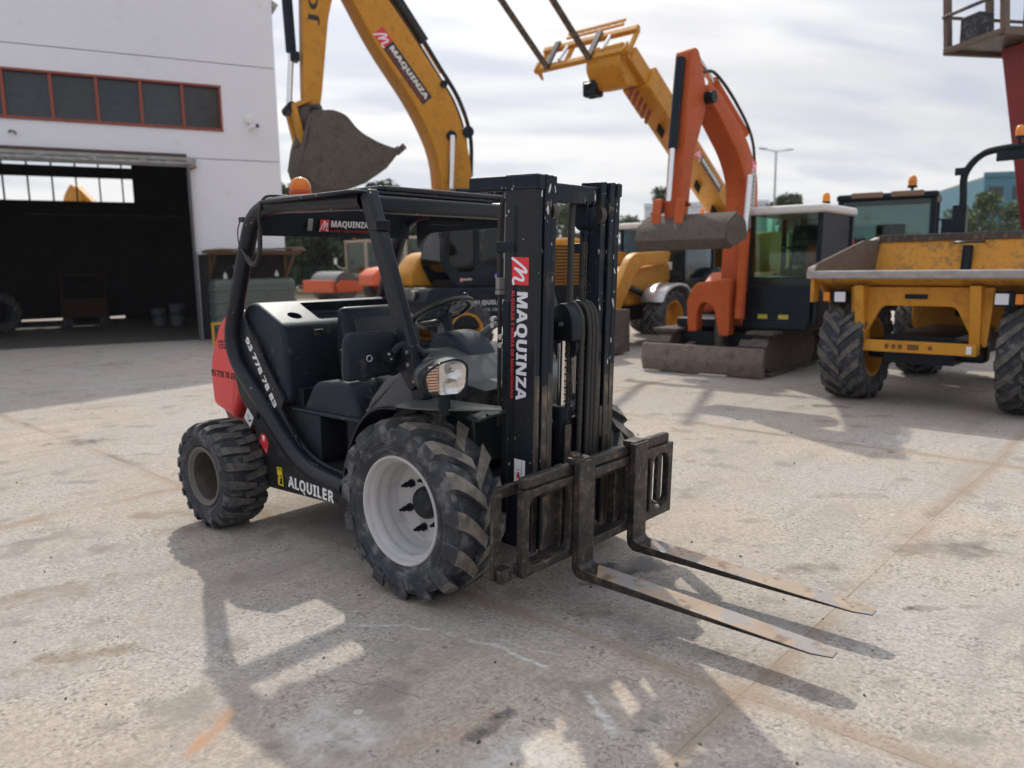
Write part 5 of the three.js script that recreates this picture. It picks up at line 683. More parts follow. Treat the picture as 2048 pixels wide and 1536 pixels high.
// --- orange tracked excavator
{
  const E = thing('tracked_excavator', 'orange midi excavator with green-tinted cab, mud-stained blade and folded arm', 'excavator', [3.4, 0, -11.6], Math.atan2(-.766, -.644));
  const zc = .19;
  for (const s of [1, -1]) { const t = sub('track', E), z = zc + s * .74; mb().prof(rounded([[-1.45, .3, .28], [-1.2, .04, .2], [.5, .04, .2], [.78, .3, .28], [.5, .58, .2], [-1.2, .58, .2]], .2, 6), z - .12, z + .12, { bevel: .02 }).build('track_frame', M.mud, t); for (let i = 0; i < 34; i++) { const p = i / 34, L = 4.7, d = p * L; let x, y, r = 0; if (d < 1.75) { x = .55 - d; y = .0 + .03; } else if (d < 2.55) { const a = (d - 1.75) / .8 * Math.PI; x = -1.2 - .29 * Math.sin(a); y = .31 - .28 * Math.cos(a); r = -a; } else if (d < 4.3) { x = -1.2 + (d - 2.55) / 1.75 * 1.72; y = .60; } else { const a = (d - 4.3) / .4 * Math.PI; x = .52 + .27 * Math.sin(a); y = .31 + .28 * Math.cos(a); r = a * -1; } mb().box(x, y, z, .11, .045, .40, { rz: r, r: .006 }).build('track_shoe', M.mud, t); } }
  mb().box(-.35, .42, zc, 1.3, .3, 1.2).build('undercarriage', M.black, E);
  mb().prof(rounded([[.80, .02], [.86, .02], [.92, .2], [.88, .42], [.80, .42], [.82, .2]], .01), zc - .94, zc + .94, { bevel: .008 }).build('blade', M.mudLight, E); for (const z of [-.4, .4]) mb().beam([.84, .25, zc + z], [-.1, .45, zc + z], .12, .1).build('blade_arm', M.mud, E);
  mb().prof(rounded([[-1.7, .78], [-.75, .78], [-.75, 1.25], [-1.1, 1.45], [-1.68, 1.35]], .12), -.1, 1.0, { bevel: .06 }).build('engine_hood', M.orange, E); mb().box(-.7, .70, -.1, 1.9, .14, 2.0, { r: .03 }).build('turntable_deck', M.black, E);
  const c = cab(E, -1.25, .02, -1.16, -.16, .72, 2.26, { glass: M.greenGlass, roof: mat([.70, .70, .68], .5), sill: 1.38, base: mat([.012, .02, .018], .35), lean: .12, side: M.black });
  mb().box(.2, 1.0, -.66, .03, .5, .9).build('cab_front_panel', M.black, c); for (const [z, y, w] of [[-.45, .82, .14], [-.75, .82, .14], [-.55, .70, .10], [-.85, .70, .22]]) mb().box(.222, y, z, .012, .06, w, { r: 0 }).build('yellow_mark', mat([.55, .50, .05], .5), c); beacon(c, -.9, 2.36, -.9, .9);
  mb().box(-.35, 1.62, -.95, .14, .42, .22, { r: .05, rz: .15 }).build('red_cover', mat([.5, .06, .03], .7), c); 
  // boom
  const bz0 = -.165, bz1 = .145, cl = [[.02, .62, .28], [.12, 1.35, .24], [.05, 2.3, .21], [.06, 2.80, .22], [.42, 3.20, .18], [1.2, 3.68, .13], [1.5, 3.78, .10]], L = [], Rr = [];
  cl.forEach(([x, y, w], i) => { const a = cl[Math.max(0, i - 1)], b = cl[Math.min(cl.length - 1, i + 1)], l = Math.hypot(b[0] - a[0], b[1] - a[1]), nx = -(b[1] - a[1]) / l, ny = (b[0] - a[0]) / l; L.push([x + nx * w, y + ny * w, .3]); Rr.push([x - nx * w, y - ny * w, .3]); });
  mb().prof(rounded([...L, ...Rr.reverse()], .2, 5), bz0, bz1, { bevel: .015 }).build('boom', M.orange, E);
  mb().prof(rounded([[.50, .60, .02], [.53, 1.05], [.40, 1.30, .15], [0, 1.36, .1], [-.14, 1.36], [-.14, .55], [.02, .55], [.10, .98, .12], [.28, 1.04, .12], [.36, .90], [.36, .60]], .05), -.66, -.46, { bevel: .025, bs: 4, m: new THREE.Matrix4().makeBasis(V(0, 0, 1), V(0, 1, 0), V(-1, 0, 0)) }).build('swing_post', M.orange, E); mb().rod([.5, .4, .05], [.5, 1.2, .05], .09).build('swing_pin', M.rail, E);
  mb().rod([.55, .8, -.24], [.42, 2.0, -.24], .07).build('ram_barrel', M.orange, E); mb().rod([.42, 2.0, -.24], [.32, 2.8, -.24], .04).build('ram_rod', M.chrome, E); mb().rod([1.05, 3.95, 0], [1.5, 4.18, 0], .04).build('ram_rod', M.chrome, E); mb().rod([.0, 3.42, 0], [1.05, 3.97, 0], .07).build('ram_barrel', M.orange, E);
  for (const z of [-.08, .06]) mb().tube([[-.2, 1.5, z], [-.22, 2.6, z], [-.12, 3.3, z], [.4, 3.72, z], [1.2, 4.05, z], [1.5, 4.0, z]], .022, { seg: 8, n: 36 }).build('hydraulic_hose', M.hose, E);
  decal(E, 'boom_decal', .95, .15, 256, (x, w, h) => { x.fillStyle = '#b9b6b2'; x.fillRect(0, 0, w, h); emblem(x, 0, 0, w * .16, h); txt(x, 'MAQUINZA', w * .2, h * .5, h * .7, '#555', { fit: w * .76 }); }, [.03, 2.55, bz0 - .003], [.05, -1, 0], [-1, -.05, 0]);
  // dipper and bucket
  mb().prof(rounded([[1.72, 4.24, .1], [1.88, 4.22, .1], [1.96, 3.7], [2.12, 2.2], [2.12, 2.05], [1.95, 2.03], [1.80, 2.9], [1.48, 3.55, .1], [1.50, 3.85, .1]], .08), -.125, .105, { bevel: .012 }).build('dipper', M.orange, E);
  mb().rod([1.48, 3.68, -.24], [1.48, 3.68, .22], .08).rod([2.03, 2.12, -.2], [2.03, 2.12, .18], .06).build('dipper_pin', M.black, E);
  mb().rod([1.95, 4.1, 0], [2.12, 3.0, 0], .06).build('ram_barrel', M.black, E); mb().rod([2.12, 3.0, 0], [2.2, 2.35, 0], .035).build('ram_rod', M.chrome, E);
  for (const z of [-.17, .15]) { mb().beam([2.2, 2.38, z], [2.02, 2.3, z], .1, .03).build('link', M.orange, E); mb().beam([2.2, 2.38, z], [2.28, 1.9, z], .12, .03).build('link', M.orange, E); }
  const bk = sub('bucket', E), bc = -.24, sd = rounded([[2.02, 2.17], [2.32, 2.02, .05], [2.38, 1.86, .08], [2.20, 1.76, .1], [1.78, 1.90, .02], [1.82, 2.08, .08]], .05);
  for (const z of [-.62, .60]) mb().prof(sd, bc + z, bc + z + .03, { bevel: .005 }).build('bucket_side', M.mud, bk);
  const o1 = [[2.06, 2.19], [2.32, 2.05], [2.40, 1.87], [2.22, 1.75], [1.78, 1.88]], i1 = [[1.80, 1.92], [2.20, 1.79], [2.36, 1.88], [2.29, 2.02], [2.05, 2.15]]; mb().prof([...o1, ...i1], bc - .60, bc + .61, { crease: .9 }).build('bucket_shell', M.mud, bk);
}

// --- yellow site dumper in front of it
{
  const D = thing('site_dumper', 'yellow site dumper with pale-edged skip and chunky tyres, at the right edge', 'dumper', [4.59, 0, -8.55], Math.atan2(-.73, -.68));
  wheel(D, 0, .60, .75, .61, .46, .33, M.yellow, { n: 17 }); wheel(D, 0, .60, -1.0, .61, .46, .33, M.yellow, { n: 17 }); wheel(D, -2.6, .60, .75, .61, .46, .33, M.yellow); wheel(D, -2.6, .60, -.80, .61, .46, .33, M.yellow);
  mb().box(-1.3, .62, 0, 3.2, .3, .7).build('chassis', M.black, D); mb().box(-.02, .6, 0, .22, .22, 1.2, { r: .05 }).build('front_axle', M.black, D);
  const sk = sub('skip', D), W2 = 1.09;
  const shell = (pts, t) => { const A = pts, B2 = pts.map(([x, y], i) => { const a = pts[Math.max(0, i - 1)], b = pts[Math.min(pts.length - 1, i + 1)], l = Math.hypot(b[0] - a[0], b[1] - a[1]); return [x + (b[1] - a[1]) / l * t, y - (b[0] - a[0]) / l * t]; }); return [...A, ...B2.reverse()]; };
  mb().prof(shell([[.58, 1.41], [-.2, 1.16], [-1.0, 1.12], [-1.45, 1.42], [-1.62, 1.86]], -.03), -W2, W2, { crease: .5 }).build('skip_floor', mat([1, 1, 1], .6, { map: colTex(512, 512, (u, v) => mix3(mix3([.55, .25, .02], [.60, .30, .03], dust(u, v, 6)), [.07, .058, .05], sstep(.46, .74, dust(u + .3, v + .2, 32) * .6 + dust(u, v, 8) * .4) * .6), 1.3) }), sk);
  for (const s of [1, -1]) { mb().prof(rounded([[.60, 1.42], [-.2, 1.16], [-1.0, 1.12], [-1.45, 1.42], [-1.62, 1.86], [-1.0, 1.84], [.45, 1.56]], .03), s > 0 ? W2 - .03 : -W2, s > 0 ? W2 : -W2 + .03, { bevel: .004 }).build('skip_side', mat([1, 1, 1], .7, { map: T.mud }), sk); mb().box(.52, 1.30, s * (W2 - .03), .16, .34, .04).build('skip_cheek', M.yellow, sk); mb().beam([.6, 1.49, s * (W2 + .005)], [-1.60, 1.87, s * (W2 + .005)], .05, .05).build('skip_rim', mat([.55, .5, .45], .6), sk); }
  mb().box(-1.62, 1.87, 0, .07, .09, 2.2).build('skip_rim', M.rail, sk);
  mb().box(.62, 1.435, 0, .05, .09, 2.24, { r: .02 }).build('skip_lip', mat([.44, .41, .40], .5, { map: T.wear }), sk);
  const yl = M.yellow; mb().prof(rounded([[-.66, .70], [-.56, .70], [-.36, 1.10, .06], [.36, 1.10, .06], [.56, .70], [.66, .70], [.70, 1.30], [-.70, 1.30]], .02), -.03, .03, { bevel: .006, m: new THREE.Matrix4().makeTranslation(.38, 0, 0).multiply(new THREE.Matrix4().makeBasis(V(0, 0, -1), V(0, 1, 0), V(1, 0, 0))) }).build('front_plate', yl, D);
  for (const s of [1, -1]) { mb().prof(rounded([[.30, .62], [.44, .62], [.58, 1.32], [.24, 1.32]], .02), s * .56 - .05, s * .56 + .05, { bevel: .008 }).build('skip_leg', yl, D); mb().rod([.40, .68, s * .62], [.40, .68, s * .50], .05).build('leg_pin', M.black, D); mb().prof([[.1, 1.05], [.5, 1.3], [.1, 1.3]], s * 1.0 - .02, s * 1.0 + .02).build('gusset', yl, D);
    const l = sub('headlight', D); mb().box(.46, 1.19, s * .80, .08, .15, .17, { r: .02 }).build('lamp_housing', M.black, l); mb().box(.505, 1.19, s * .78, .02, .11, .12, { r: .008 }).build('lamp_lens', mat([.72, .74, .8], .2), l); mb().box(.50, 1.19, s * .93, .03, .1, .07, { r: .006 }).build('indicator', M.amberSolid, l); mb().box(.36, 1.19, s * .80, .16, .05, .06).build('lamp_stay', M.black, l); }
  mb().box(.44, .665, 0, .07, .125, 1.18, { r: .008 }).build('bumper', yl, D); decal(D, 'bumper_decal', .5, .08, 256, (c, w, h) => { c.fillStyle = '#6b4013'; for (const x of [.06, .2, .33]) { c.beginPath(); c.ellipse(w * x, h * .5, w * .045, h * .34, 0, 0, 6.3); c.fill(); } c.fillRect(w * .48, h * .12, w * .22, h * .74); c.beginPath(); c.arc(w * .92, h * .5, h * .28, 0, 6.3); c.fill(); }, [.4775, .665, .05], [0, 0, -1], [0, 1, 0]); mb().box(.478, .665, -.52, .006, .08, .05, { r: 0 }).build('reflector', M.white, D); mb().box(.415, 1.2, .02, .012, .05, .22, { r: 0 }).build('name_plate', M.black, D);
  mb().box(-2.2, 1.0, 0, 1.5, .6, 1.2, { r: .1 }).build('engine_hood', yl, D); mb().box(-1.75, 1.32, 0, .5, .5, .6, { r: .08 }).build('operator_seat', M.rubber, D); mb().rod([-1.35, .9, 0], [-1.5, 1.75, 0], .06).lathe([[.16, 0], [.18, .015], [.16, .03]], [-1.52, 1.78, 0], { seg: 20 }).build('steering_column', M.black, D);
  const rz = .52, RB = sub('roll_bar', D); RB.position.set(0, .14, -.32); mb().tube([[-1.95, 1.2, rz], [-1.96, 2.2, rz], [-1.97, 2.52, rz], [-2.0, 2.74, rz - .16], [-2.0, 2.79, rz - .4], [-2.0, 2.79, -rz + .4], [-2.0, 2.74, -rz + .16], [-1.97, 2.52, -rz], [-1.96, 2.2, -rz], [-1.95, 1.2, -rz]], .045, { n: 70 }).build('bar', M.black, RB); mb().box(-1.99, 2.70, -.12, .06, .12, .62).build('light_bar', M.black, RB); mb().box(-1.95, 2.55, rz + .05, .06, .09, .12).build('bar_lug', M.black, RB); mb().box(-1.95, 1.95, rz + .02, .12, .36, .16).build('bar_lug', M.black, RB); beacon(D, -2.0, 2.96, -.36, .9);
}

// --- loader tractor behind, seen through the gap right of the mast
{
  const B = thing('backhoe_loader', 'yellow backhoe loader with grey mudguard and raised loader arms, right behind the mast', 'loader', [2.42, 0, -15.9], Math.atan2(-.75, -.66));
  for (const s of [1, -1]) { wheel(B, 0, .55, s * .85, .56, .42, .33, M.yellow, { n: 16 }); wheel(B, -2.3, .75, s * .9, .76, .5, .44, M.orange, { n: 16 }); mb().prof(rounded([[-.62, .95, .1], [-.42, 1.18, .2], [.05, 1.24, .2], [.44, 1.1, .15], [.58, .86], [.5, .88], [.38, 1.05, .15], [.03, 1.18, .2], [-.4, 1.12, .2], [-.55, .92]], .05), s * .85 - .25, s * .85 + .25, { bevel: .01 }).build('mudguard', M.silver, B);
    mb().prof(rounded([[-.6, 1.85, .2], [-.5, 1.62], [.6, 1.55, .2], [1.75, .12, .1], [1.95, .1, .1], [1.85, .5], [.85, 1.80, .25]], .06), s * .52 - .08, s * .52 + .08, { bevel: .012 }).build('loader_arm', M.yellow, B); mb().rod([.1, .95, s * .52], [1.0, 1.2, s * .52], .06).build('ram_barrel', M.black, B); }
  mb().prof(rounded([[-.9, .8], [.75, .8], [.8, 1.35], [.65, 1.5], [-.9, 1.62]], .1), -.42, .42, { bevel: .05 }).build('bonnet', M.yellow, B); mb().box(-1.1, .65, 0, 3.0, .3, .6).build('chassis', M.black, B); mb().box(.78, 1.15, 0, .05, .5, .6).build('front_grille', M.black, B);
  cab(B, -2.1, -.85, -.75, .75, .8, 2.35, { sill: 1.28, glass: mat([.55, .72, .80], .05, { transmission: 1, thickness: 0, ior: 1.45 }), roof: M.white }); mb().box(-.84, 1.55, -.40, .008, .16, .16, { r: 0 }).build('window_label', M.white, B);
  mb().prof(rounded([[1.7, .04], [2.5, .04], [2.55, .1], [1.9, .2], [1.8, .8], [1.7, .8]], .03), -1.1, 1.1).build('loader_bucket', M.mud, B);
}
// --- telescopic handler with its boom and forks raised over the others
{
  const H = thing('telehandler', 'yellow telescopic handler with its long boom raised and forks pointing up', 'telehandler', [4.7, 0, -17.35], Math.atan2(-.75, -.66));
  for (const s of [1, -1]) { wheel(H, .9, .62, s * .95, .62, .42, .35, M.yellow); wheel(H, -1.9, .62, s * .95, .62, .42, .35, M.yellow); }
  mb().prof(rounded([[-2.6, .6], [1.5, .6], [1.6, 1.0], [1.2, 1.2], [-2.6, 1.25]], .1), -.7, .7, { bevel: .04 }).build('chassis', M.yellow, H); mb().prof(rounded([[-2.6, 1.2], [-1.6, 1.2], [-1.4, 1.7], [-1.5, 2.3], [-2.5, 2.3]], .08), -.45, .45, { bevel: .03 }).build('boom_post', M.yellow, H);
  cab(H, -1.0, .35, .25, 1.1, 1.0, 2.5, { roof: M.white, sill: 1.5 }); beacon(H, -.5, 2.62, .8, .9);
  const bz = .20, a = [-2.0, 1.72, bz], b = [2.75, 4.70, bz], d = V(...b).sub(V(...a)).normalize();
  mb().beam(a, b, .40, .52, { r: .03, up: V(0, 0, 1) }).build('boom_outer', M.yellow, H); const p = (t, oy = 0) => V(...a).addScaledVector(d, t).add(V(-d.y * oy, d.x * oy, 0)).toArray();
  mb().beam(p(5.35), p(6.15), .46, .58, { r: .03, up: V(0, 0, 1) }).build('boom_collar', M.yellow, H); mb().beam(p(5.6), p(6.75), .32, .42, { r: .02, up: V(0, 0, 1) }).build('boom_inner', M.yellow, H); for (let i = 0; i < 5; i++) mb().beam(p(5.5 + i * .17, -.305), p(5.58 + i * .17, -.305), .42, .03, { up: V(0, 0, 1) }).build('collar_rib', M.rustRed, H);
  for (let i = 0; i < 4; i++) mb().beam(p(2.2 + i * .9, -.27), p(2.45 + i * .9, -.27), .2, .02, { up: V(0, 0, 1), r: 0 }).build('boom_mark', M.black, H); decal(H, 'boom_decal', 1.3, .2, 256, MAQ, [.9, 3.5, bz - .264], d.clone().negate().toArray(), [-d.y, d.x, 0]);
  const hd = sub('fork_carriage', H), cz = 1.0, Y = M.yellow, B0 = new THREE.Matrix4().makeTranslation(3.85, 5.25, cz).multiply(EU(0, 0, .62)).multiply(EU(0, 0, 0)), q = () => mb(B0);
  mb().prof(rounded([[3.2, 4.85], [3.75, 4.75], [4.0, 5.1], [3.95, 5.5], [3.5, 5.45]], .08), .1, .85, { bevel: .03 }).build('boom_head', Y, hd); mb().box(3.75, 4.82, .85, .3, .3, .3, { r: .05 }).rod([3.7, 4.7, .85], [3.85, 4.95, .85], .12).build('tilt_ram', M.black, hd);
  for (const y of [.0, .5]) q().box(.12, y, 0, .10, .13, 2.14, { r: .02 }).build('carriage_bar', Y, hd); for (const z of [-1.03, -.4, .4, 1.03]) q().box(.08, .25, z, .07, .55, .07).build('carriage_upright', Y, hd); q().box(.10, .75, 0, .04, .05, 1.3).box(.1, .86, 0, .04, .05, 1.3).build('back_rest', Y, hd); for (let i = 0; i < 9; i++) q().box(.1, .8, -.6 + i * .15, .03, .12, .03).build('back_rest_bar', Y, hd); for (const z of [1.0, -1.0]) q().prof(rounded([[-.1, -.06], [.2, -.06], [.2, .15]], .02), z - .02, z + .02).build('carriage_gusset', Y, hd);
  for (const z of [.72, -.25]) { const fk = sub('fork', hd); q().box(.19, .25, z, .05, .66, .12).build('fork_shank', M.rail, fk); q().box(1.1, -.06, z, 1.9, .045, .12).build('fork_blade', M.rail, fk); q().rod([.2, .05, z - .25], [.14, .45, z - .25], .035).build('shift_rod', M.chrome, fk); }
}
// --- tractor and small loader behind the dumper
{
  const t = thing('tractor', 'dark-roofed tractor cab with amber beacon showing above the dumper skip', 'tractor', [6.75, 0, -14.1], Math.atan2(-.85, -.5));
  const c = cab(t, -.75, .6, -.72, .72, .9, 2.62, { sill: 1.5, t: .09, glass: mat([.5, .58, .57], .05, { transmission: 1, thickness: 0, ior: 1.45 }) }); for (const z of [-.32, .3]) mb().box(.68, 2.7, z, .06, .10, .5, { r: .02 }).build('work_light', mat([.22, .14, .09], .5), c); beacon(t, .1, 2.74, -.35, 1.2);
  mb().prof(rounded([[.6, .8], [2.0, .8], [2.1, 1.2], [1.9, 1.5], [.6, 1.6]], .1), -.4, .4, { bevel: .05 }).build('bonnet', M.black, t); for (const s of [1, -1]) { wheel(t, -.4, .8, s * .95, .8, .5, .46, M.yellow); wheel(t, 1.6, .55, s * .8, .56, .42, .33, M.yellow); mb().box(.75, 2.1, s * .95, .05, .32, .2, { r: .03 }).rod([.6, 2.3, s * .72], [.75, 2.2, s * .93], .015).build('cab_mirror', M.black, c); }
  const l = thing('skid_loader', 'small black loader with rounded roof between the orange excavator and the tractor', 'loader', [5.62, 0, -14.0], Math.atan2(-.85, -.5));
  cab(l, -.55, .35, -.28, .42, .8, 2.42, { sill: 1.55, t: .1, roof: M.black }); mb().ball(-.1, 2.48, .07, .5, { sy: .22, sz: .85 }).build('roof_dome', M.black, l); mb().box(-.2, .6, .07, 1.6, .5, 1.0, { r: .08 }).build('body', M.red, l); mb().box(.25, 1.75, -.38, .3, .45, .2, { r: .06 }).build('side_pod', M.red, l); for (const s of [.55, -.6]) for (const x of [-.6, .5]) wheel(l, x, .38, s, .38, .26, .22, M.black);
}
// --- red lift at the right edge
{
  const L = thing('boom_lift', 'dark red boom lift holding a rusty work cage at the top right', 'lift', [10.02, 0, -13.4], Math.atan2(-.2, -.98)), rd = mat([.26, .022, .028], .45);
  mb().box(0, .75, 0, 2.6, .7, 1.6, { r: .1 }).build('base', rd, L); for (const s of [1, -1]) for (const x of [-.9, .9]) wheel(L, x, .48, s * .85, .48, .34, .28, M.white); mb().box(.6, 1.3, 0, 1.5, .6, 1.1, { r: .08 }).build('turret', rd, L);
  mb().beam([1.05, 1.3, 0], [1.80, 5.0, .1], .34, .40, { r: .02, up: V(0, 0, 1) }).build('boom', rd, L); mb().beam([.72, 1.5, .0], [1.42, 4.95, .1], .2, .16, { r: .02, up: V(0, 0, 1) }).build('boom_link', mat([.10, .012, .014], .5), L);
  const k = sub('work_cage', L), rm = mat([.13, .085, .065], .6); for (const z of [-.55, .6]) { mb().box(1.9, 4.98, z, 1.7, .12, .10).build('floor_rail', rm, k); for (const x of [1.08, 1.9, 2.7]) mb().beam([x, 4.98, z], [x + .1, 6.1, z], .10, .09).build('cage_post', rm, k); for (const y of [5.5, 6.05]) mb().box(1.95, y, z, 1.7, .045, .045).build('cage_rail', M.rail, k); }
  for (const x of [1.08, 2.74]) { mb().box(x, 4.98, .02, .08, .08, 1.2).build('floor_rail', rm, k); for (const y of [5.5, 6.05]) mb().box(x + .08, y, .02, .045, .045, 1.2).build('cage_rail', M.rail, k); } mb().box(1.9, 4.99, .02, 1.6, .03, 1.1).build('cage_floor', M.rail, k); mb().box(1.5, 5.5, -.1, .5, .9, .5, { r: .04 }).build('control_box', M.black, k); mb().box(2.45, 5.25, .3, .3, .45, .4, { r: .04 }).build('tool_box', M.rubber, k);
}
// --- two road rollers by the fence
{
  const R0 = thing('road_roller', 'orange road roller with beige cab parked by the green fence', 'roller', [-8.0, 0, -41.3], Math.atan2(-.76, -.65), 'road rollers by the fence');
  const om = mat([.62, .10, .03], .45), be = mat([.36, .29, .23], .6);
  mb().rod([1.6, .74, -1.05], [1.6, .74, 1.05], .74, { seg: 40 }).build('drum', mat([.15, .15, .16], .35, { metalness: .6 }), R0);
  for (const s of [1, -1]) mb().prof(rounded([[.3, .75], [1.2, 1.0], [2.0, 1.05], [2.35, .8], [2.3, .45], [.3, .45]], .06), s * 1.15 - .06, s * 1.15 + .06, { bevel: .01 }).build('drum_frame', om, R0); mb().box(2.55, .75, 0, .2, .6, 2.4, { r: .03 }).build('drum_frame', om, R0); mb().box(.4, .75, 0, .3, .5, 2.2).build('drum_frame', om, R0); mb().box(.55, 1.0, 0, .5, .3, 1.0).build('articulation', M.black, R0);
  cab(R0, -1.3, .1, -.8, .8, 1.1, 2.95, { post: be, glass: mat([.6, .66, .6], .05, { transmission: 1, thickness: 0, ior: 1.45 }), sill: 1.35, t: .12 }); beacon(R0, -.2, 3.05, .5, 1.2); mb().tube([[.1, 1.6, .85], [.5, 1.7, 1.0], [.6, 1.95, 1.05]], .02).box(.62, 2.0, 1.08, .06, .3, .22, { r: .02 }).build('cab_mirror', M.white, R0);
  mb().prof(rounded([[-3.0, .8], [-1.3, .8], [-1.3, 1.75], [-2.6, 1.6], [-3.0, 1.3]], .12), -.75, .75, { bevel: .06 }).build('engine_hood', om, R0); grille(R0, -2.0, 1.2, .76, 1.0, .5, 7, 'z', M.black); for (const s of [1, -1]) wheel(R0, -1.9, .78, s * .78, .78, .55, .42, om);
  const R1 = R0.clone(); R1.name = numbered('road_roller'); R1.position.set(-4.3, 0, -38); R1.rotation.y = 2.5; scene.add(R1); tag(R1, 'orange road roller turned away, showing between cage post and black excavator cab', 'roller', 'road rollers by the fence');
}
// --- excavator beyond the hall, seen through its back windows
{
  const E = thing('parked_excavator', 'yellow excavator boom showing through the back windows of the hall', 'excavator', [-21.9, 0, -40], -.35);
  mb().box(0, 1.3, 0, 3.4, 1.0, 2.4, { r: .12 }).build('upper_body', M.yellow, E); for (const s of [1, -1]) mb().prof(rounded([[-2.0, .4, .35], [-1.6, .02], [1.6, .02], [2.0, .4, .35], [1.6, .82], [-1.6, .82]], .3), s * 1.1 - .28, s * 1.1 + .28).build('track', M.mud, E);
  mb().prof(rounded([[.2, 1.6], [-.6, 3.8, .6], [-.3, 5.4, .3], [.25, 6.0, .2], [.85, 5.3, .3], [.6, 3.8, .6], [1.1, 1.6]], .2, 6), -.3, .3, { bevel: .03 }).build('boom', M.yellow, E); mb().beam([.35, 5.8, 0], [2.6, 3.9, 0], .22, .3, { up: V(0, 0, 1) }).build('dipper', M.yellow, E);
}
// ---------------------------------------------------------------- trees, fence, far buildings
const leafMats = [[.03, .055, .018], [.05, .085, .026], [.07, .11, .03], [.12, .17, .05]].map((c) => mat(c, .7, { transmission: .25, thickness: 0 }));
const bark = mat([.08, .06, .045], .9);
function tree(x, z, h, w, label, tones, o = {}) {
  const t = thing(o.name || 'tree', label, o.name === 'shrub' ? 'shrub' : 'tree', [x, 0, z], rnd() * 6, o.group); if (!label) delete t.userData.label;
  const tr = mb(); tr.rod([0, 0, 0], [0, h * .5, 0], w * .035, { r2: w * .02, seg: 8 }); for (let i = 0; i < 6; i++) { const a = rnd() * 6.3, y = h * rr(.25, .5); tr.rod([0, y, 0], [Math.cos(a) * w * .3, y + h * .25, Math.sin(a) * w * .3], w * .014, { r2: w * .005, seg: 6 }); } tr.build('trunk', bark, t);
  const clumps = []; const n = o.clumps || 34; for (let i = 0; i < n; i++) { const a = rnd() * 6.3, e = Math.pow(rnd(), .8), r = Math.sqrt(rnd()) * .5 * w * Math.sin(Math.PI * (.12 + .8 * e)) * 1.05; clumps.push([Math.cos(a) * r, h * (.1 + .86 * e) , Math.sin(a) * r, w * rr(.09, .17)]); }
  tones.forEach((m, k) => { const pos = [], nor = []; for (let i = k; i < clumps.length; i += tones.length) { const [cx, cy, cz, cr] = clumps[i]; for (let j = 0; j < (o.leaves || 150); j++) { const d = V(rnd() - .5, rnd() - .5, rnd() - .5).normalize().multiplyScalar(cr * Math.pow(rnd(), .4)), p = V(cx, cy, cz).add(d), s = (o.leaf || .11) * rr(.6, 1.4), u = V(rnd() - .5, rnd() - .5, rnd() - .5).normalize(), v = u.clone().cross(V(rnd() - .5, rnd() - .5, rnd() - .5)).normalize(), nn = u.clone().cross(v); const A = p.clone().addScaledVector(u, s), B = p.clone().addScaledVector(v, s * .45), C = p.clone().addScaledVector(u, -s), D = p.clone().addScaledVector(v, -s * .45); for (const q of [A, B, C, A, C, D]) { pos.push(q.x, q.y, q.z); nor.push(nn.x, nn.y, nn.z); } } }
    const g = new THREE.BufferGeometry(); g.setAttribute('position', new THREE.Float32BufferAttribute(pos, 3)); g.setAttribute('normal', new THREE.Float32BufferAttribute(nor, 3)); const c = shade(new THREE.Mesh(g, leafMats[m])); c.name = 'crown'; t.add(c); });
  return t;
}
// row of dense trees behind the fence, left of the excavator
[[-19.5, -51, 6.6, 5.8], [-15.0, -50, 7.3, 5.6], [-11.4, -50.6, 6.5, 5.4], [-7.8, -50, 6.8, 5], [-4.0, -51, 6.0, 4.8]].forEach(([x, z, h, w], i) => tree(x, z, h, w, ['dense dark tree half hidden by the white building corner', 'dense dark tree right beside the building corner', 'dense dark tree over the roller drum behind the fence', 'dense dark tree behind the beige roller cab', 'dense tree behind the right roller under the cage roof'][i], [0, 1, 2, 1], { group: 'dark trees behind the fence', clumps: 90, leaves: 150, leaf: .17 }));
[-17.2, -13.2, -9.6, -6.0].forEach((x, i) => tree(x, -54, 6.4, 6, ['dark tree of the second row nearest the white building', 'dark tree of the second row above the roller drum', 'dark tree of the second row behind the beige cab', 'dark tree of the second row nearest the yellow cover'][i], [0, 1, 2], { group: 'dark trees behind the fence', clumps: 70, leaves: 130, leaf: .2 }));
tree(-4.9, -38, 2.6, 2.4, 'light green shrub beside the yellow excavator cab', [2, 1], { name: 'shrub', clumps: 24, leaf: .09 });
tree(5.0, -62, 7.0, 5, 'pale green tree showing between the mast rails', [2, 1], { clumps: 36, leaf: .16 });
tree(9.6, -62, 5.2, 5, 'dark round tree at the horizon right of the mast', [0, 1], { clumps: 36, leaf: .16 });
tree(11.8, -60, 7.2, 3.6, 'tall dark tree left of the orange excavator arm', [0, 0, 1], { clumps: 40, leaf: .16 });
tree(21.8, -62, 6.9, 4.2, 'green tree top above the white cab roof', [1, 0], { clumps: 36, leaf: .16 });
tree(28.5, -48, 5.4, 4.6, 'bright green tree right of the tractor cab', [2, 3, 1], { clumps: 40, leaf: .14 });
tree(32.6, -50, 5.6, 4.2, 'bright green tree in front of the blue building', [3, 2, 1], { clumps: 40, leaf: .14 });
for (let i = 0; i < 7; i++) tree(-1 + i * 8.2, -70 - (i % 3) * 3, rr(3.4, 4.4), 7.5, 'dark green bush in the low hedge along the horizon', [0, 1], { clumps: 40, leaf: .2, name: 'shrub', group: 'hedge along the horizon' });
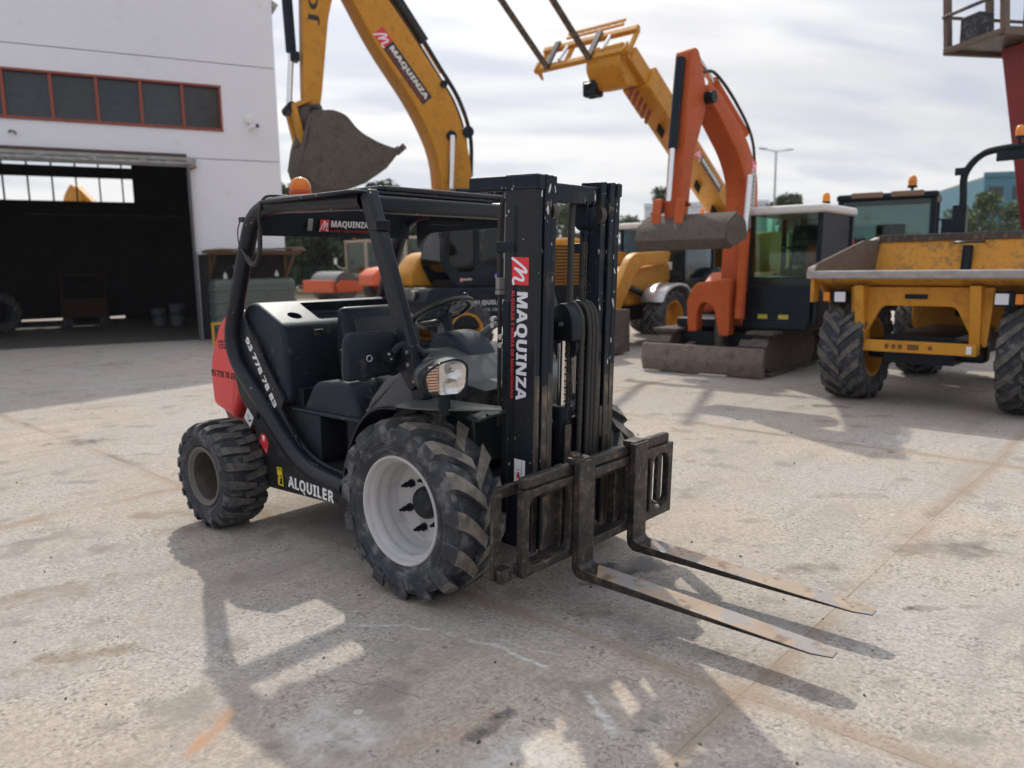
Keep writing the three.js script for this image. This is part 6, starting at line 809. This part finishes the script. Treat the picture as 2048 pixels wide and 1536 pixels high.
// green mesh fence
{
  const f = thing('mesh_fence', 'green welded mesh fence in front of the dark trees', 'fence', [-8, 0, -45.5], 0), gm = mat([.015, .06, .045], .5);
  for (let i = 0; i <= 8; i++) { const x = -9 + i * 2.25; mb().box(x, .88, 0, .07, 1.76, .07).build('post', gm, f); if (i < 8) { const w = mb(); for (let k = 0; k < 9; k++) w.box(x + 1.125, .1 + k * .2, 0, 2.2, .012, .012, { r: 0 }); for (let k = 1; k < 24; k++) w.box(x + k * .09, .9, .008, .008, 1.7, .008, { r: 0 }); w.build('mesh_panel', gm, f); } }
  const pos = []; for (let i = 0; i < 9000; i++) { const x = rr(-19, 4), z = rr(-47, -43.6), h = rr(.15, .6), a = rnd() * 6.3, w = .03, l = rr(-.15, .15); pos.push(x - w * Math.cos(a), 0, z - w * Math.sin(a), x + w * Math.cos(a), 0, z + w * Math.sin(a), x + l, h, z + l); }
  const g = new THREE.BufferGeometry(); g.setAttribute('position', new THREE.Float32BufferAttribute(pos, 3)); g.computeVertexNormals(); const e = shade(new THREE.Mesh(g, mat([.27, .24, .13], .9))); e.name = 'grass'; e.userData.kind = 'stuff'; tag(e, 'dry pale grass strip at the foot of the green fence', 'grass'); scene.add(e);
  mb().box(-7.5, .08, -43.4, 24, .16, .2).build('kerb', mat([.40, .37, .33], .9), scene).userData.kind = 'structure';
}
// far buildings and a street lamp
function house(name, label, x, z, w, d, h, turn, wm, o = {}) {
  const b = thing(name, label, 'building', [x, 0, z], turn, o.group); mb().box(0, h / 2, 0, w, h, d, { r: .02 }).build('wall', wm, b);
  if (o.roof) mb().prof([[-w / 2 - .4, h], [w / 2 + .4, h], [0, h + w * .2]], -d / 2 - .4, d / 2 + .4).build('roof', o.roof, b); else { mb().box(0, h + .15, d / 2, w + .1, .35, .2).build('parapet', o.trim || wm, b); mb().box(0, h + .02, 0, w, .1, d).build('roof', M.galv, b); }
  const n = o.n || 4; for (let r = 0; r < (o.rows || 2); r++) for (let i = 0; i < n; i++) { const X = -w / 2 + (i + .5) * w / n, Y = (o.y0 || 1.6) + r * 3; if (Y + .8 > h) continue; mb().box(X, Y, d / 2 + .02, o.ww || 1.2, o.wh || 1.3, .06, { r: 0 }).build('window', M.pane, b); }
  return b;
}
house('blue_building', 'flat-roofed blue industrial building far right behind the green trees', 43.5, -60, 18, 14, 7.3, -.25, mat([.065, .19, .26], .6), { n: 12, rows: 2, y0: 3.2, ww: .9, wh: .9 });
house('white_warehouse', 'low pale grey warehouse on the horizon behind the orange excavator arm', 17.5, -72, 10, 12, 6.4, -.2, M.wall, { n: 3, rows: 1 });
const pk = mat([.42, .22, .17], .8), tile = mat([.32, .13, .08], .8);
house('brick_house', 'far pink house with tiled roof seen left of the black excavator cab', -20.2, -140, 9, 9, 5.4, .3, pk, { roof: tile, n: 3, group: 'far pink houses' }); house('brick_house', 'far pink house with tiled roof just right of its neighbour', -11.5, -146, 8, 9, 6.2, -.2, pk, { roof: tile, n: 3, group: 'far pink houses' });
{ const l = thing('street_lamp', 'thin double-armed street lamp on the skyline above the excavator cab', 'lamp', [20.0, 0, -60], .3); mb().rod([0, 0, 0], [0, 9.9, 0], .10, { r2: .06 }).build('pole', M.galv, l); for (const s of [1, -1]) { mb().beam([0, 9.85, 0], [s * 1.0, 10.0, 0], .06, .06).build('arm', M.galv, l); mb().box(s * 1.15, 10.02, 0, .6, .08, .25, { rz: s * .1 }).build('lamp_head', M.galv, l); } }
scene.fog = new THREE.FogExp2(new THREE.Color(.78, .80, .83), .0004);

// ---------------------------------------------------------------- render
const renderer = new THREE.WebGLRenderer({ antialias: true });
renderer.toneMapping = THREE.LinearToneMapping; renderer.toneMappingExposure = EXPOSURE; renderer.shadowMap.enabled = true;
renderer.setSize(1024, 768);
renderer.render(scene, camera);
